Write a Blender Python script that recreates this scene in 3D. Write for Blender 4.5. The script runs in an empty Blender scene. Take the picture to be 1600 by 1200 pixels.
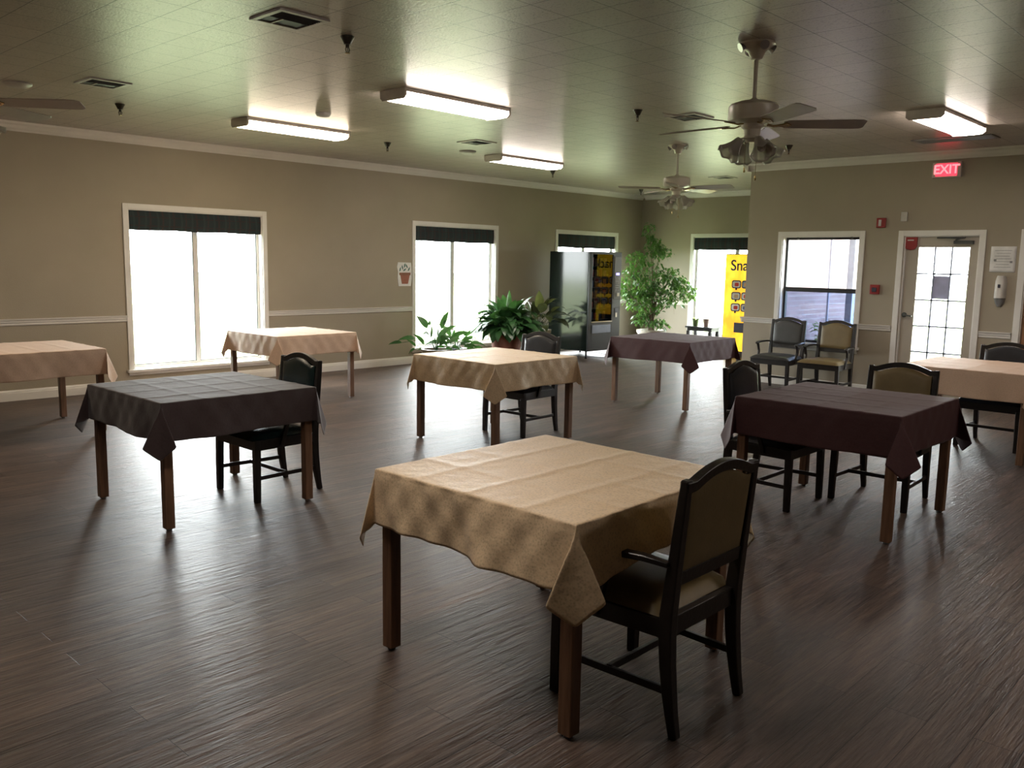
import bpy, bmesh, math, random
from mathutils import Vector, Matrix, noise
PI = math.pi
random.seed(7)
scene = bpy.context.scene
COL = scene.collection

# ------------------------------------------------------------------ camera
FPX = 1354.93
yaw, pitch, roll = math.radians(43.2655), math.radians(7.9715), math.radians(-0.9932)
Fw = Vector((math.cos(yaw)*math.cos(pitch), math.sin(yaw)*math.cos(pitch), -math.sin(pitch)))
Rt = Vector((math.sin(yaw), -math.cos(yaw), 0.0))
Up = Rt.cross(Fw)
R2 = Rt*math.cos(roll) - Up*math.sin(roll)
U2 = Up*math.cos(roll) + Rt*math.sin(roll)
cam_d = bpy.data.cameras.new('camera')
cam_d.sensor_width = 36.0
cam_d.lens = 36.0*FPX/1600.0
cam_d.clip_start = 0.05
cam_d.clip_end = 400
cam = bpy.data.objects.new('camera', cam_d)
COL.objects.link(cam)
M = Matrix((R2, U2, -Fw)).transposed().to_4x4()
M.translation = Vector((0, 0, 1.63))
cam.matrix_world = M
scene.camera = cam

# ------------------------------------------------------------------ world, sun, exposure
w = bpy.data.worlds.new('World'); scene.world = w; w.use_nodes = True
bg = w.node_tree.nodes['Background']
bg.inputs[0].default_value = (0.96, 0.98, 1.0, 1)
bg.inputs[1].default_value = 12.0
sd = bpy.data.lights.new('sun', 'SUN'); sd.energy = 12; sd.angle = math.radians(1.5); sd.color = (1, .96, .88)
so = bpy.data.objects.new('sun', sd); COL.objects.link(so)
so.rotation_euler = Vector((0.0, -0.78, 1.35)).to_track_quat('Z', 'Y').to_euler()
scene.view_settings.view_transform = 'Standard'
scene.view_settings.look = 'None'
scene.view_settings.gamma = 1.0
scene.view_settings.use_curve_mapping = False
scene.view_settings.exposure = 1.36
scene.cycles.max_bounces = 7
scene.cycles.diffuse_bounces = 4
scene.cycles.glossy_bounces = 4
scene.cycles.transparent_max_bounces = 12
scene.cycles.use_denoising = True
scene.cycles.sample_clamp_indirect = 8.0
scene.cycles.caustics_reflective = False
scene.cycles.caustics_refractive = False

def portal(name, loc, normal, sx, sy):
    d = bpy.data.lights.new(name, 'AREA'); d.shape = 'RECTANGLE'; d.size = sx; d.size_y = sy
    d.cycles.is_portal = True
    o = bpy.data.objects.new(name, d); COL.objects.link(o); o.location = loc
    o.rotation_euler = (-Vector(normal)).to_track_quat('Z', 'Y').to_euler()
XR, YR = -4.5, -4.5
YN, XF, XD, YS, ZC = 10.631, 15.139, 11.394, 6.16, 3.05
portal('portal_window', (5.415, YN+.1, 1.22), (0, -1, 0), 1.9, 2.0)
portal('portal_window', (9.91, YN+.1, 1.22), (0, -1, 0), 1.9, 2.0)
portal('portal_window', (13.365, YN+.1, 1.22), (0, -1, 0), 1.9, 2.0)
portal('portal_window', (XF+.1, 8.46, 1.22), (-1, 0, 0), 2.0, 1.9)
portal('portal_window', (XD+.1, 5.09, 1.32), (-1, 0, 0), 1.5, 1.1)
portal('portal_door', (XD+.03, 3.52, 1.23), (-1, 0, 0), 1.4, .62)

# ------------------------------------------------------------------ materials
MATS = {}
def newmat(name):
    m = bpy.data.materials.new(name); m.use_nodes = True
    nt = m.node_tree; b = nt.nodes['Principled BSDF']
    MATS[name] = m
    return m, nt, b
def ramp(nt, fac, stops):
    r = nt.nodes.new('ShaderNodeValToRGB')
    el = r.color_ramp.elements
    while len(el) < len(stops): el.new(0.5)
    for e, (p, c) in zip(el, stops):
        e.position = p; e.color = (*c, 1)
    nt.links.new(fac, r.inputs[0])
    return r.outputs[0]
def coords(nt, kind='Object', scale=(1, 1, 1), rot=(0, 0, 0)):
    tc = nt.nodes.new('ShaderNodeTexCoord'); mp = nt.nodes.new('ShaderNodeMapping')
    mp.inputs['Scale'].default_value = scale; mp.inputs['Rotation'].default_value = rot
    nt.links.new(tc.outputs[kind], mp.inputs[0])
    return mp.outputs[0]
def noisen(nt, vec, scale, detail=4, rough=.55):
    n = nt.nodes.new('ShaderNodeTexNoise'); n.inputs['Scale'].default_value = scale
    n.inputs['Detail'].default_value = detail; n.inputs['Roughness'].default_value = rough
    nt.links.new(vec, n.inputs['Vector']); return n.outputs['Fac']
def bump(nt, b, h, strength=.2, dist=.01):
    bp = nt.nodes.new('ShaderNodeBump'); bp.inputs['Strength'].default_value = strength
    bp.inputs['Distance'].default_value = dist
    nt.links.new(h, bp.inputs['Height']); nt.links.new(bp.outputs[0], b.inputs['Normal'])
    return bp
def mixc(nt, fac, a, b_, mode='MIX'):
    m = nt.nodes.new('ShaderNodeMix'); m.data_type = 'RGBA'; m.blend_type = mode
    for s, v in ((m.inputs[0], fac), (m.inputs[6], a), (m.inputs[7], b_)):
        if hasattr(v, 'links') or hasattr(v, 'is_linked'): nt.links.new(v, s)
        elif isinstance(v, (int, float)): s.default_value = v
        else: s.default_value = (*v, 1)
    return m.outputs[2]
def simple(name, col, rough=.5, var=.12, nscale=8, bumps=0, bscale=60, spec=.5, metal=0, sheen=0, coat=0):
    m, nt, b = newmat(name)
    v = coords(nt)
    n = noisen(nt, v, nscale)
    lo = tuple(c*(1-var) for c in col); hi = tuple(min(1, c*(1+var)) for c in col)
    nt.links.new(ramp(nt, n, [(.3, lo), (.7, hi)]), b.inputs['Base Color'])
    b.inputs['Roughness'].default_value = rough
    b.inputs['Specular IOR Level'].default_value = spec
    b.inputs['Metallic'].default_value = metal
    if sheen: b.inputs['Sheen Weight'].default_value = sheen
    if coat: b.inputs['Coat Weight'].default_value = coat
    if bumps: bump(nt, b, noisen(nt, v, bscale), bumps)
    return m
def emit(name, col, strength, base=None):
    m, nt, b = newmat(name)
    b.inputs['Base Color'].default_value = (*(base or col), 1)
    b.inputs['Emission Color'].default_value = (*col, 1)
    b.inputs['Emission Strength'].default_value = strength
    b.inputs['Roughness'].default_value = .4
    return m

simple('wall_paint', (.345, .300, .228), .55, .05, 1.2, .15, 90, .35)
simple('trim_paint', (.70, .67, .62), .35, .04, 4)
simple('casing_paint', (.74, .72, .68), .35, .04, 4)
simple('door_paint', (.42, .38, .31), .4, .05, 3)
simple('exterior_white', (.7, .7, .7), .7)
simple('dark_frame', (.012, .014, .018), .35)
simple('gasket', (.05, .06, .06), .5)
simple('espresso_wood', (.010, .008, .007), .32, .3, 20, .1, 80)
simple('beige_vinyl', (.17, .125, .055), .42, .1, 10, .08, 120)
simple('black_vinyl', (.022, .024, .028), .28, .2, 10, .06, 120)
simple('charcoal_vinyl', (.038, .038, .036), .38, .2, 10, .06, 120)
simple('green_vinyl', (.012, .030, .030), .25, .2, 10, .06, 120)
simple('terracotta', (.30, .115, .075), .7, .15, 12, .2, 60)
simple('cream_ceramic', (.42, .39, .32), .4, .1, 6)
simple('green_ceramic', (.12, .18, .06), .4, .15, 10)
simple('pink_ceramic', (.40, .27, .25), .5, .1, 10)
simple('bowl_ceramic', (.20, .16, .10), .4, .1, 10)
simple('soil', (.03, .02, .015), .9, .4, 40, .5, 60)
simple('bark', (.14, .09, .06), .8, .3, 30, .4, 80)
simple('fan_metal', (.60, .56, .46), .3, .05, 6)
simple('fan_blade', (.36, .31, .25), .30, .1, 6)
simple('brass', (.45, .33, .15), .25, .1, 10, metal=1)
simple('sprinkler_metal', (.06, .055, .045), .35, .2, 20, metal=.7)
simple('vent_dark', (.02, .025, .03), .6)
simple('vent_frame', (.52, .50, .46), .45)
simple('fixture_white', (.65, .6, .55), .4)
simple('machine_black', (.006, .010, .008), .10, .1, 3, spec=.32)
simple('machine_grey', (.014, .015, .017), .42, spec=.3)
simple('machine_trim', (.02, .02, .022), .3)
simple('red_plastic', (.28, .02, .02), .35)
simple('white_plastic', (.62, .60, .56), .35)
simple('grey_plastic', (.25, .25, .25), .3)
simple('steel', (.45, .45, .45), .3, metal=1)
simple('dark_steel', (.05, .055, .05), .4)
simple('paper', (.75, .74, .72), .8)
simple('blue_grey_paper', (.42, .44, .62), .8)
simple('ink', (.03, .03, .05), .6)
simple('navy_ink', (.02, .03, .09), .5)
simple('sticker', (.20, .25, .36), .4)
simple('brown_door', (.42, .22, .12), .45, .2, 4)
simple('concrete', (.5, .49, .46), .8, .15, 3)
simple('post_paint', (.30, .33, .45), .5)
simple('black_stain', (.02, .018, .02), .35)
simple('red_pack', (.6, .05, .03), .3)
simple('orange_pack', (.7, .3, .06), .3)
simple('tan_pack', (.5, .33, .2), .3)
simple('silver_pack', (.5, .5, .55), .3)
simple('blue_pack', (.05, .1, .35), .3)
simple('pot_print', (.33, .13, .09), .8)
simple('pot_print_rim', (.25, .12, .08), .8)
simple('leaf_print', (.10, .20, .17), .8)
simple('floor_rubber', (.02, .02, .02), .6)

# greens
def leafmat(name, a, b2, rough=.35, trans=.25):
    m, nt, b = newmat(name)
    v = coords(nt)
    n = noisen(nt, v, 9, 2)
    nt.links.new(ramp(nt, n, [(.35, a), (.65, b2)]), b.inputs['Base Color'])
    b.inputs['Roughness'].default_value = rough
    out = nt.nodes['Material Output']
    tr = nt.nodes.new('ShaderNodeBsdfTranslucent'); tr.inputs[0].default_value = (b2[0]*2.2, b2[1]*2.0, b2[2]*1.2, 1)
    mx = nt.nodes.new('ShaderNodeMixShader'); mx.inputs[0].default_value = trans
    nt.links.new(b.outputs[0], mx.inputs[1]); nt.links.new(tr.outputs[0], mx.inputs[2])
    nt.links.new(mx.outputs[0], out.inputs[0])
leafmat('lily_leaf', (.018, .065, .022), (.045, .13, .04), .35, .12)
leafmat('ficus_leaf', (.022, .075, .018), (.075, .17, .045), .35, .25)
leafmat('dark_leaf', (.018, .03, .014), (.05, .06, .025))
leafmat('pale_leaf', (.12, .24, .05), (.35, .42, .12))
leafmat('hedge_leaf', (.05, .11, .03), (.14, .24, .07), .6)

# floor planks running along X
m, nt, b = newmat('plank_floor')
v = coords(nt)
br = nt.nodes.new('ShaderNodeTexBrick')
br.offset = .37; br.inputs['Scale'].default_value = 1
br.inputs['Brick Width'].default_value = 1.22; br.inputs['Row Height'].default_value = .152
br.inputs['Mortar Size'].default_value = .0016; br.inputs['Mortar Smooth'].default_value = .3
br.inputs['Color1'].default_value = (.0, .0, .0, 1); br.inputs['Color2'].default_value = (1, 1, 1, 1)
br.inputs['Mortar'].default_value = (.5, .5, .5, 1)
nt.links.new(v, br.inputs['Vector'])
vs = coords(nt, scale=(1.2, 16, 1))
# shift grain per plank
sep = nt.nodes.new('ShaderNodeVectorMath'); sep.operation = 'ADD'
sc_ = nt.nodes.new('ShaderNodeVectorMath'); sc_.operation = 'SCALE'; sc_.inputs['Scale'].default_value = 13
nt.links.new(br.outputs['Color'], sc_.inputs[0]); nt.links.new(vs, sep.inputs[0]); nt.links.new(sc_.outputs[0], sep.inputs[1])
g1 = noisen(nt, sep.outputs[0], 1.6, 6, .62)
g2 = noisen(nt, sep.outputs[0], 7, 4, .6)
c1 = ramp(nt, g1, [(.30, (.026, .016, .013)), (.44, (.065, .043, .034)), (.58, (.125, .086, .067)), (.74, (.21, .152, .122))])
c2 = ramp(nt, br.outputs['Color'], [(0, (.62, .60, .60)), (1, (1.32, 1.27, 1.22))])
c3 = mixc(nt, 1.0, c1, c2, 'MULTIPLY')
c4 = mixc(nt, .45, c3, ramp(nt, g2, [(.35, (.022, .015, .012)), (.65, (.125, .092, .072))]))
c5 = mixc(nt, br.outputs['Fac'], c4, (.015, .010, .008))
nt.links.new(c5, b.inputs['Base Color'])
rr = nt.nodes.new('ShaderNodeMapRange'); rr.inputs[3].default_value = .34; rr.inputs[4].default_value = .52
nt.links.new(g1, rr.inputs[0]); nt.links.new(rr.outputs[0], b.inputs['Roughness'])
b.inputs['Specular IOR Level'].default_value = .28
g3 = noisen(nt, coords(nt, scale=(2.2, 34, 1)), 1.0, 3, .6)
ma = nt.nodes.new('ShaderNodeMath'); ma.operation = 'MULTIPLY_ADD'; ma.inputs[1].default_value = 1.6
nt.links.new(g3, ma.inputs[0]); nt.links.new(g2, ma.inputs[2])
mm = nt.nodes.new('ShaderNodeMath'); mm.operation = 'SUBTRACT'
nt.links.new(ma.outputs[0], mm.inputs[0]); nt.links.new(br.outputs['Fac'], mm.inputs[1])
bump(nt, b, mm.outputs[0], .6, .005)

# ceiling tiles, one foot square, painted semi-gloss
m, nt, b = newmat('ceiling_tile')
v = coords(nt)
br = nt.nodes.new('ShaderNodeTexBrick'); br.offset = 0; br.inputs['Scale'].default_value = 1
br.inputs['Brick Width'].default_value = .311; br.inputs['Row Height'].default_value = .311
br.inputs['Mortar Size'].default_value = .0026; br.inputs['Mortar Smooth'].default_value = .2
br.inputs['Color1'].default_value = (.0, 0, 0, 1); br.inputs['Color2'].default_value = (1, 1, 1, 1)
nt.links.new(v, br.inputs['Vector'])
n1 = noisen(nt, v, 70, 3, .6)
n2 = noisen(nt, v, 1.0, 2)
base = ramp(nt, n1, [(.33, (.27, .235, .205)), (.42, (.44, .39, .335)), (.8, (.48, .425, .37))])
base = mixc(nt, 1.0, base, ramp(nt, br.outputs['Color'], [(0, (.90, .90, .90)), (1, (1, 1, 1))]), 'MULTIPLY')
base = mixc(nt, br.outputs['Fac'], base, (.045, .038, .03))
nt.links.new(base, b.inputs['Base Color'])
b.inputs['Roughness'].default_value = .29
b.inputs['Specular IOR Level'].default_value = .17
hh = nt.nodes.new('ShaderNodeMath'); hh.operation = 'MULTIPLY_ADD'; hh.inputs[1].default_value = -2.0
nt.links.new(br.outputs['Fac'], hh.inputs[0]); nt.links.new(n1, hh.inputs[2])
bump(nt, b, hh.outputs[0], .4, .005)

# cloths
def cloth(name, col, rough=.75, sheen=.3, damask=.12, bs=.25):
    m, nt, b = newmat(name)
    v = coords(nt)
    wv = nt.nodes.new('ShaderNodeTexVoronoi'); wv.inputs['Scale'].default_value = 95
    nt.links.new(v, wv.inputs['Vector'])
    n = noisen(nt, v, 60, 3)
    lo = tuple(c*(1-damask) for c in col); hi = tuple(c*(1+damask) for c in col)
    c = ramp(nt, wv.outputs['Distance'], [(.15, lo), (.55, hi)])
    nt.links.new(c, b.inputs['Base Color'])
    b.inputs['Roughness'].default_value = rough
    b.inputs['Sheen Weight'].default_value = sheen
    n3 = noisen(nt, v, 9, 4, .6)
    bump(nt, b, n3, bs, .016)
cloth('tan_cloth', (.62, .475, .30), .48, .12, .12, .4)
cloth('peach_cloth', (.58, .41, .29), .6, .2, .05, .25)
cloth('brown_cloth', (.044, .027, .027), .7, .25, .08, .3)
cloth('oxblood_cloth', (.055, .017, .019), .7, .06, .08, .3)

# wood for table legs
m, nt, b = newmat('oak_leg')
v = coords(nt, scale=(14, 14, 1.2))
g = noisen(nt, v, 3, 6, .6)
nt.links.new(ramp(nt, g, [(.3, (.10, .052, .029)), (.7, (.22, .12, .068))]), b.inputs['Base Color'])
b.inputs['Roughness'].default_value = .4
bump(nt, b, g, .1)

# plaid valance
m, nt, b = newmat('plaid')
v = coords(nt)
sx = nt.nodes.new('ShaderNodeSeparateXYZ'); nt.links.new(v, sx.inputs[0])
ad = nt.nodes.new('ShaderNodeMath'); ad.operation = 'ADD'
nt.links.new(sx.outputs['X'], ad.inputs[0]); nt.links.new(sx.outputs['Y'], ad.inputs[1])
def stripes(src, freq, ph=0):
    a = nt.nodes.new('ShaderNodeMath'); a.operation = 'MULTIPLY_ADD'; a.inputs[1].default_value = freq; a.inputs[2].default_value = ph
    s = nt.nodes.new('ShaderNodeMath'); s.operation = 'SINE'
    nt.links.new(src, a.inputs[0]); nt.links.new(a.outputs[0], s.inputs[0])
    g_ = nt.nodes.new('ShaderNodeMath'); g_.operation = 'GREATER_THAN'; g_.inputs[1].default_value = .88
    nt.links.new(s.outputs[0], g_.inputs[0]); return g_.outputs[0]
c = mixc(nt, stripes(ad.outputs[0], 42), (.012, .024, .026), (.035, .020, .020))
c = mixc(nt, stripes(sx.outputs['Z'], 60, 1.0), c, (.026, .018, .018))
c = mixc(nt, stripes(ad.outputs[0], 42, 2.4), c, (.018, .034, .034))
nt.links.new(c, b.inputs['Base Color']); b.inputs['Roughness'].default_value = .85
b.inputs['Sheen Weight'].default_value = .1

# glass (thin, clear)
def glassmat(name, tint=(1, 1, 1), refl=.04, haze=None):
    m = bpy.data.materials.new(name); m.use_nodes = True; MATS[name] = m
    nt = m.node_tree; nt.nodes.clear()
    out = nt.nodes.new('ShaderNodeOutputMaterial')
    t = nt.nodes.new('ShaderNodeBsdfTransparent'); t.inputs[0].default_value = (*tint, 1)
    g = nt.nodes.new('ShaderNodeBsdfGlossy'); g.inputs['Roughness'].default_value = .02
    fr = nt.nodes.new('ShaderNodeFresnel'); ge = nt.nodes.new('ShaderNodeNewGeometry')
    mr = nt.nodes.new('ShaderNodeMapRange'); mr.inputs[3].default_value = 1.45; mr.inputs[4].default_value = 1/1.45
    nt.links.new(ge.outputs['Backfacing'], mr.inputs[0]); nt.links.new(mr.outputs[0], fr.inputs[0])
    mx = nt.nodes.new('ShaderNodeMixShader')
    nt.links.new(fr.outputs[0], mx.inputs[0]); nt.links.new(t.outputs[0], mx.inputs[1]); nt.links.new(g.outputs[0], mx.inputs[2])
    nt.links.new(mx.outputs[0], out.inputs[0])
glassmat('window_glass', (.96, .98, .97))
glassmat('machine_glass', (.55, .57, .58))
glassmat('insect_screen', (.40, .45, .56))
# frosted shade glass
m, nt, b = newmat('frosted_shade')
b.inputs['Base Color'].default_value = (.75, .72, .62, 1); b.inputs['Roughness'].default_value = .3
b.inputs['Transmission Weight'].default_value = .55
v = coords(nt); nn = noisen(nt, v, 30, 2); bump(nt, b, nn, .1)

emit('tube_diffuser', (1, .87, .77), 12, (.9, .85, .8))
emit('tube_diffuser_warm', (1, .83, .62), 11, (.9, .85, .8))
emit('exit_red', (1, .035, .06), 1.0, (.5, .02, .03))
emit('exit_letter', (1, .13, .15), 1.15, (.8, .3, .3))
emit('display_violet', (.35, .28, 1), 1.2)
emit('machine_lamp', (1, .9, .75), 1.0)
m, nt, b = newmat('yellow_backlit')
v = coords(nt)
n = noisen(nt, v, 2.2, 3)
cc = ramp(nt, n, [(.35, (1, .42, .015)), (.5, (1, .60, .025)), (.7, (1, .78, .06))])
nt.links.new(cc, b.inputs['Base Color']); nt.links.new(cc, b.inputs['Emission Color'])
b.inputs['Emission Strength'].default_value = .38

# lawn, brick, bushes
m, nt, b = newmat('lawn_grass')
v = coords(nt); n = noisen(nt, v, .8, 6, .7)
nt.links.new(ramp(nt, n, [(.3, (.18, .215, .115)), (.7, (.24, .265, .165))]), b.inputs['Base Color']); b.inputs['Roughness'].default_value = .9
b.inputs['Specular IOR Level'].default_value = .1
m, nt, b = newmat('brick')
v = coords(nt, rot=(PI/2, 0, 0))
br = nt.nodes.new('ShaderNodeTexBrick'); br.inputs['Scale'].default_value = 1
br.inputs['Brick Width'].default_value = .22; br.inputs['Row Height'].default_value = .075; br.inputs['Mortar Size'].default_value = .006
br.inputs['Color1'].default_value = (.24, .17, .18, 1); br.inputs['Color2'].default_value = (.34, .24, .25, 1); br.inputs['Mortar'].default_value = (.4, .38, .37, 1)
nt.links.new(v, br.inputs['Vector']); nt.links.new(br.outputs[0], b.inputs['Base Color']); b.inputs['Roughness'].default_value = .8

# ------------------------------------------------------------------ mesh helpers
class MB:
    def __init__(s): s.v = []; s.f = []; s.mi = []; s.cur = 0
    def add(s, vs, fs):
        o = len(s.v); s.v += [tuple(p) for p in vs]
        for f in fs: s.f.append(tuple(i+o for i in f)); s.mi.append(s.cur)
        return s
    def box(s, x0, x1, y0, y1, z0, z1):
        vs = [(x, y, z) for x in (x0, x1) for y in (y0, y1) for z in (z0, z1)]
        return s.add(vs, [(0, 1, 3, 2), (4, 6, 7, 5), (0, 4, 5, 1), (2, 3, 7, 6), (0, 2, 6, 4), (1, 5, 7, 3)])
    def sweep(s, pts, sx, sy, up=(0, 0, 1), side=None):
        """rectangular bar along pts; sx,sy half sizes (may be lists)"""
        n = len(pts); P = [Vector(p) for p in pts]; vs = []
        for i, p in enumerate(P):
            t = (P[min(i+1, n-1)]-P[max(i-1, 0)]).normalized()
            a = Vector(side) if side else t.cross(Vector(up)).normalized()
            a = (a - t*a.dot(t)).normalized()
            c = t.cross(a)
            hx = sx[i] if isinstance(sx, (list, tuple)) else sx
            hy = sy[i] if isinstance(sy, (list, tuple)) else sy
            vs += [p+a*hx+c*hy, p-a*hx+c*hy, p-a*hx-c*hy, p+a*hx-c*hy]
        fs = []
        for i in range(n-1):
            for k in range(4):
                fs.append((4*i+k, 4*i+(k+1) % 4, 4*i+4+(k+1) % 4, 4*i+4+k))
        fs += [(3, 2, 1, 0), (4*n-4, 4*n-3, 4*n-2, 4*n-1)]
        return s.add(vs, fs)
    def tube(s, pts, r, seg=10):
        n = len(pts); P = [Vector(p) for p in pts]; vs = []
        prev = None
        for i, p in enumerate(P):
            t = (P[min(i+1, n-1)]-P[max(i-1, 0)]).normalized()
            if prev is None:
                a = t.cross(Vector((0, 0, 1)))
                if a.length < .1: a = t.cross(Vector((0, 1, 0)))
            else: a = prev - t*prev.dot(t)
            a.normalize(); prev = a
            c = t.cross(a); rr = r[i] if isinstance(r, (list, tuple)) else r
            vs += [p+(a*math.cos(2*PI*k/seg)+c*math.sin(2*PI*k/seg))*rr for k in range(seg)]
        fs = [(seg*i+k, seg*i+(k+1) % seg, seg*(i+1)+(k+1) % seg, seg*(i+1)+k) for i in range(n-1) for k in range(seg)]
        fs += [tuple(range(seg-1, -1, -1)), tuple(range(seg*(n-1), seg*n))]
        return s.add(vs, fs)
    def lathe(s, prof, cx=0, cy=0, cz=0, seg=32, caps=True, rib=0, ribn=0):
        vs = []
        n = len(prof)
        for (r, z) in prof:
            for k in range(seg):
                a = 2*PI*k/seg; q = r*(1+rib*math.cos(ribn*a))
                vs.append((cx+q*math.cos(a), cy+q*math.sin(a), cz+z))
        fs = [(seg*i+k, seg*i+(k+1) % seg, seg*(i+1)+(k+1) % seg, seg*(i+1)+k) for i in range(n-1) for k in range(seg)]
        if caps: fs += [tuple(range(seg-1, -1, -1)), tuple(range(seg*(n-1), seg*n))]
        return s.add(vs, fs)
    def prism(s, poly, y0, y1, T=None):
        """poly in (x,z), extruded along y"""
        n = len(poly)
        vs = [Vector((x, y0, z)) for x, z in poly]+[Vector((x, y1, z)) for x, z in poly]
        if T: vs = [T @ p for p in vs]
        fs = [tuple(range(n)), tuple(range(2*n-1, n-1, -1))]+[(i, i+n, (i+1) % n+n, (i+1) % n) for i in range(n)]
        return s.add(vs, fs)
    def grid(s, nu, nv, fn):
        vs = [fn(i/nu, j/nv) for i in range(nu+1) for j in range(nv+1)]
        fs = [(i*(nv+1)+j, (i+1)*(nv+1)+j, (i+1)*(nv+1)+j+1, i*(nv+1)+j+1) for i in range(nu) for j in range(nv)]
        return s.add(vs, fs)
    def build(s, name, mats, parent=None, smooth=True, bevel=0, solid=0, angle=35, seg=2):
        me = bpy.data.meshes.new(name); me.from_pydata(s.v, [], s.f)
        if not isinstance(mats, (list, tuple)): mats = [mats]
        for q in mats: me.materials.append(MATS[q])
        me.polygons.foreach_set('material_index', s.mi)
        me.update()
        bm = bmesh.new(); bm.from_mesh(me); bmesh.ops.recalc_face_normals(bm, faces=bm.faces); bm.to_mesh(me); bm.free()
        if smooth:
            me.shade_smooth(); me.set_sharp_from_angle(angle=math.radians(angle))
        o = bpy.data.objects.new(name, me); COL.objects.link(o)
        if parent: o.parent = parent
        if solid:
            q = o.modifiers.new('solid', 'SOLIDIFY'); q.thickness = solid; q.offset = 1
        if bevel:
            q = o.modifiers.new('bevel', 'BEVEL'); q.width = bevel; q.segments = seg; q.limit_method = 'ANGLE'; q.angle_limit = math.radians(40)
            q.harden_normals = False
        return o
def tag(o, label, cat, group=None, kind=None):
    o['label'] = label; o['category'] = cat
    if group: o['group'] = group
    if kind: o['kind'] = kind
    return o
def thing(name, label, cat, loc=(0, 0, 0), rz=0, group=None):
    o = bpy.data.objects.new(name, None); COL.objects.link(o); o.empty_display_size = .1
    o.location = loc; o.rotation_euler = (0, 0, rz)
    return tag(o, label, cat, group)
def struct(o):
    o['kind'] = 'structure'; return o
def copy_tree(o, parent=None):
    c = o.copy(); COL.objects.link(c)
    if parent: c.parent = parent
    for ch in list(o.children):
        copy_tree(ch, c)
    return c

# ------------------------------------------------------------------ room shell
W = .15

# openings
WIN = [(4.515, 6.315), (9.01, 10.81), (12.465, 14.265)]   # on the left wall (x ranges)
WZ = (.25, 2.19)
def wall_y(name, y, x0, x1, ops, outward=1):
    mb = MB(); xs = x0
    for a, c, z0, z1 in ops:
        mb.box(xs, a, y, y+W*outward, 0, ZC+.15); mb.box(a, c, y, y+W*outward, 0, z0); mb.box(a, c, y, y+W*outward, z1, ZC+.15); xs = c
    mb.box(xs, x1, y, y+W*outward, 0, ZC+.15)
    return struct(mb.build(name, 'wall_paint', smooth=False))
def wall_x(name, x, y0, y1, ops, outward=1):
    mb = MB(); ys = y0
    for a, c, z0, z1 in ops:
        mb.box(x, x+W*outward, ys, a, 0, ZC+.15)
        if z0 > 0: mb.box(x, x+W*outward, a, c, 0, z0)
        mb.box(x, x+W*outward, a, c, z1, ZC+.15); ys = c
    mb.box(x, x+W*outward, ys, y1, 0, ZC+.15)
    return struct(mb.build(name, 'wall_paint', smooth=False))
wall_y('wall_left', YN, XR-W, XF+W, [(a, c, *WZ) for a, c in WIN])
wall_x('wall_back', XF, YS, YN, [(7.56, 9.36, *WZ)])
# the door wall and the return wall beside it
wall_x('wall_right', XD, YR-W, YS, [(1.45, 2.63, 0, 2.04), (3.13, 4.00, 0, 2.045), (4.56, 5.63, .60, 2.05)])
mbw = MB(); mbw.box(XD+W, XF+W, YS-W, YS, 0, ZC+.15); struct(mbw.build('wall_return', 'brick', smooth=False))
mbw = MB(); mbw.box(XD+W-.02, XF, YS, YS+.012, 0, ZC); struct(mbw.build('wall_return_lining', 'wall_paint', smooth=False))
wall_y('wall_front', YR, XR-W, XD+W, [], -1)
wall_x('wall_near', XR, YR, YN, [], -1)
mb = MB(); mb.box(XR-W, XF+W, YR-W, YN+W, -.12, 0); struct(mb.build('floor', 'plank_floor', smooth=False))
mb = MB(); mb.box(XR-W, XF+W, YS-W, YN+W, ZC, ZC+.2); mb.box(XR-W, XD+W, YR-W, YS-W, ZC, ZC+.2)
struct(mb.build('ceiling', 'ceiling_tile', smooth=False))

# trims -------------------------------------------------------------
def run_profile(prof, p0, p1, inward):
    """prof list of (d out of wall, z); p0,p1 (x,y) ; inward unit vector"""
    mb = MB(); n = len(prof); iv = Vector((*inward, 0)); vs = []
    for p in (p0, p1):
        for d, z in prof: vs.append(Vector((p[0], p[1], z))+iv*d)
    fs = [tuple(range(n)), tuple(range(2*n-1, n-1, -1))]+[(i, i+n, (i+1) % n+n, (i+1) % n) for i in range(n)]
    return mb.add(vs, fs)
CROWN = [(0, 2.952), (.012, 2.952), (.016, 2.968), (.034, 2.985), (.052, 3.012), (.078, 3.030), (.084, 3.05), (0, 3.05)]
RAIL = [(0, .840), (.012, .842), (.016, .856), (.012, .862), (.022, .872), (.026, .892), (.036, .902), (.038, .914), (0, .914)]
BASE = [(0, 0), (.016, 0), (.016, .085), (.012, .092), (.013, .10), (.006, .118), (0, .12)]
def trim(name, prof, segs):
    mb = MB()
    for p0, p1, iv in segs:
        t = run_profile(prof, p0, p1, iv); mb.add(t.v, t.f)
    return struct(mb.build(name, 'trim_paint', smooth=False))
L = (0, -1); B = (-1, 0)
trim('trim_1', CROWN, [((XR, YN), (XF, YN), L)])
trim('trim_2', CROWN, [((XF, YN-.08), (XF, YS), B)])
trim('trim_3', CROWN, [((XD, YS+.08), (XD, YR), B), ((XD-.08, YS+.012), (XF-.08, YS+.012), (0, 1))])
segsx = [XR, 4.452, 6.38, 8.947, 10.873, 12.402, 14.328, XF]
rail_l = [((segsx[i], YN), (segsx[i+1], YN), L) for i in (0, 2, 4, 6)]
trim('trim_4', RAIL, rail_l)
trim('trim_5', RAIL, [((XF, YN-.03), (XF, 9.423), B), ((XF, 7.497), (XF, YS), B)])
rail_r = [((XD, YS+.04), (XD, 5.70), B), ((XD, 4.495), (XD, 4.085), B), ((XD, 3.055), (XD, 2.71), B), ((XD, 1.37), (XD, YR), B), ((XD-.03, YS+.012), (XF-.03, YS+.012), (0, 1))]
trim('trim_6', RAIL, rail_r)
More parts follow.
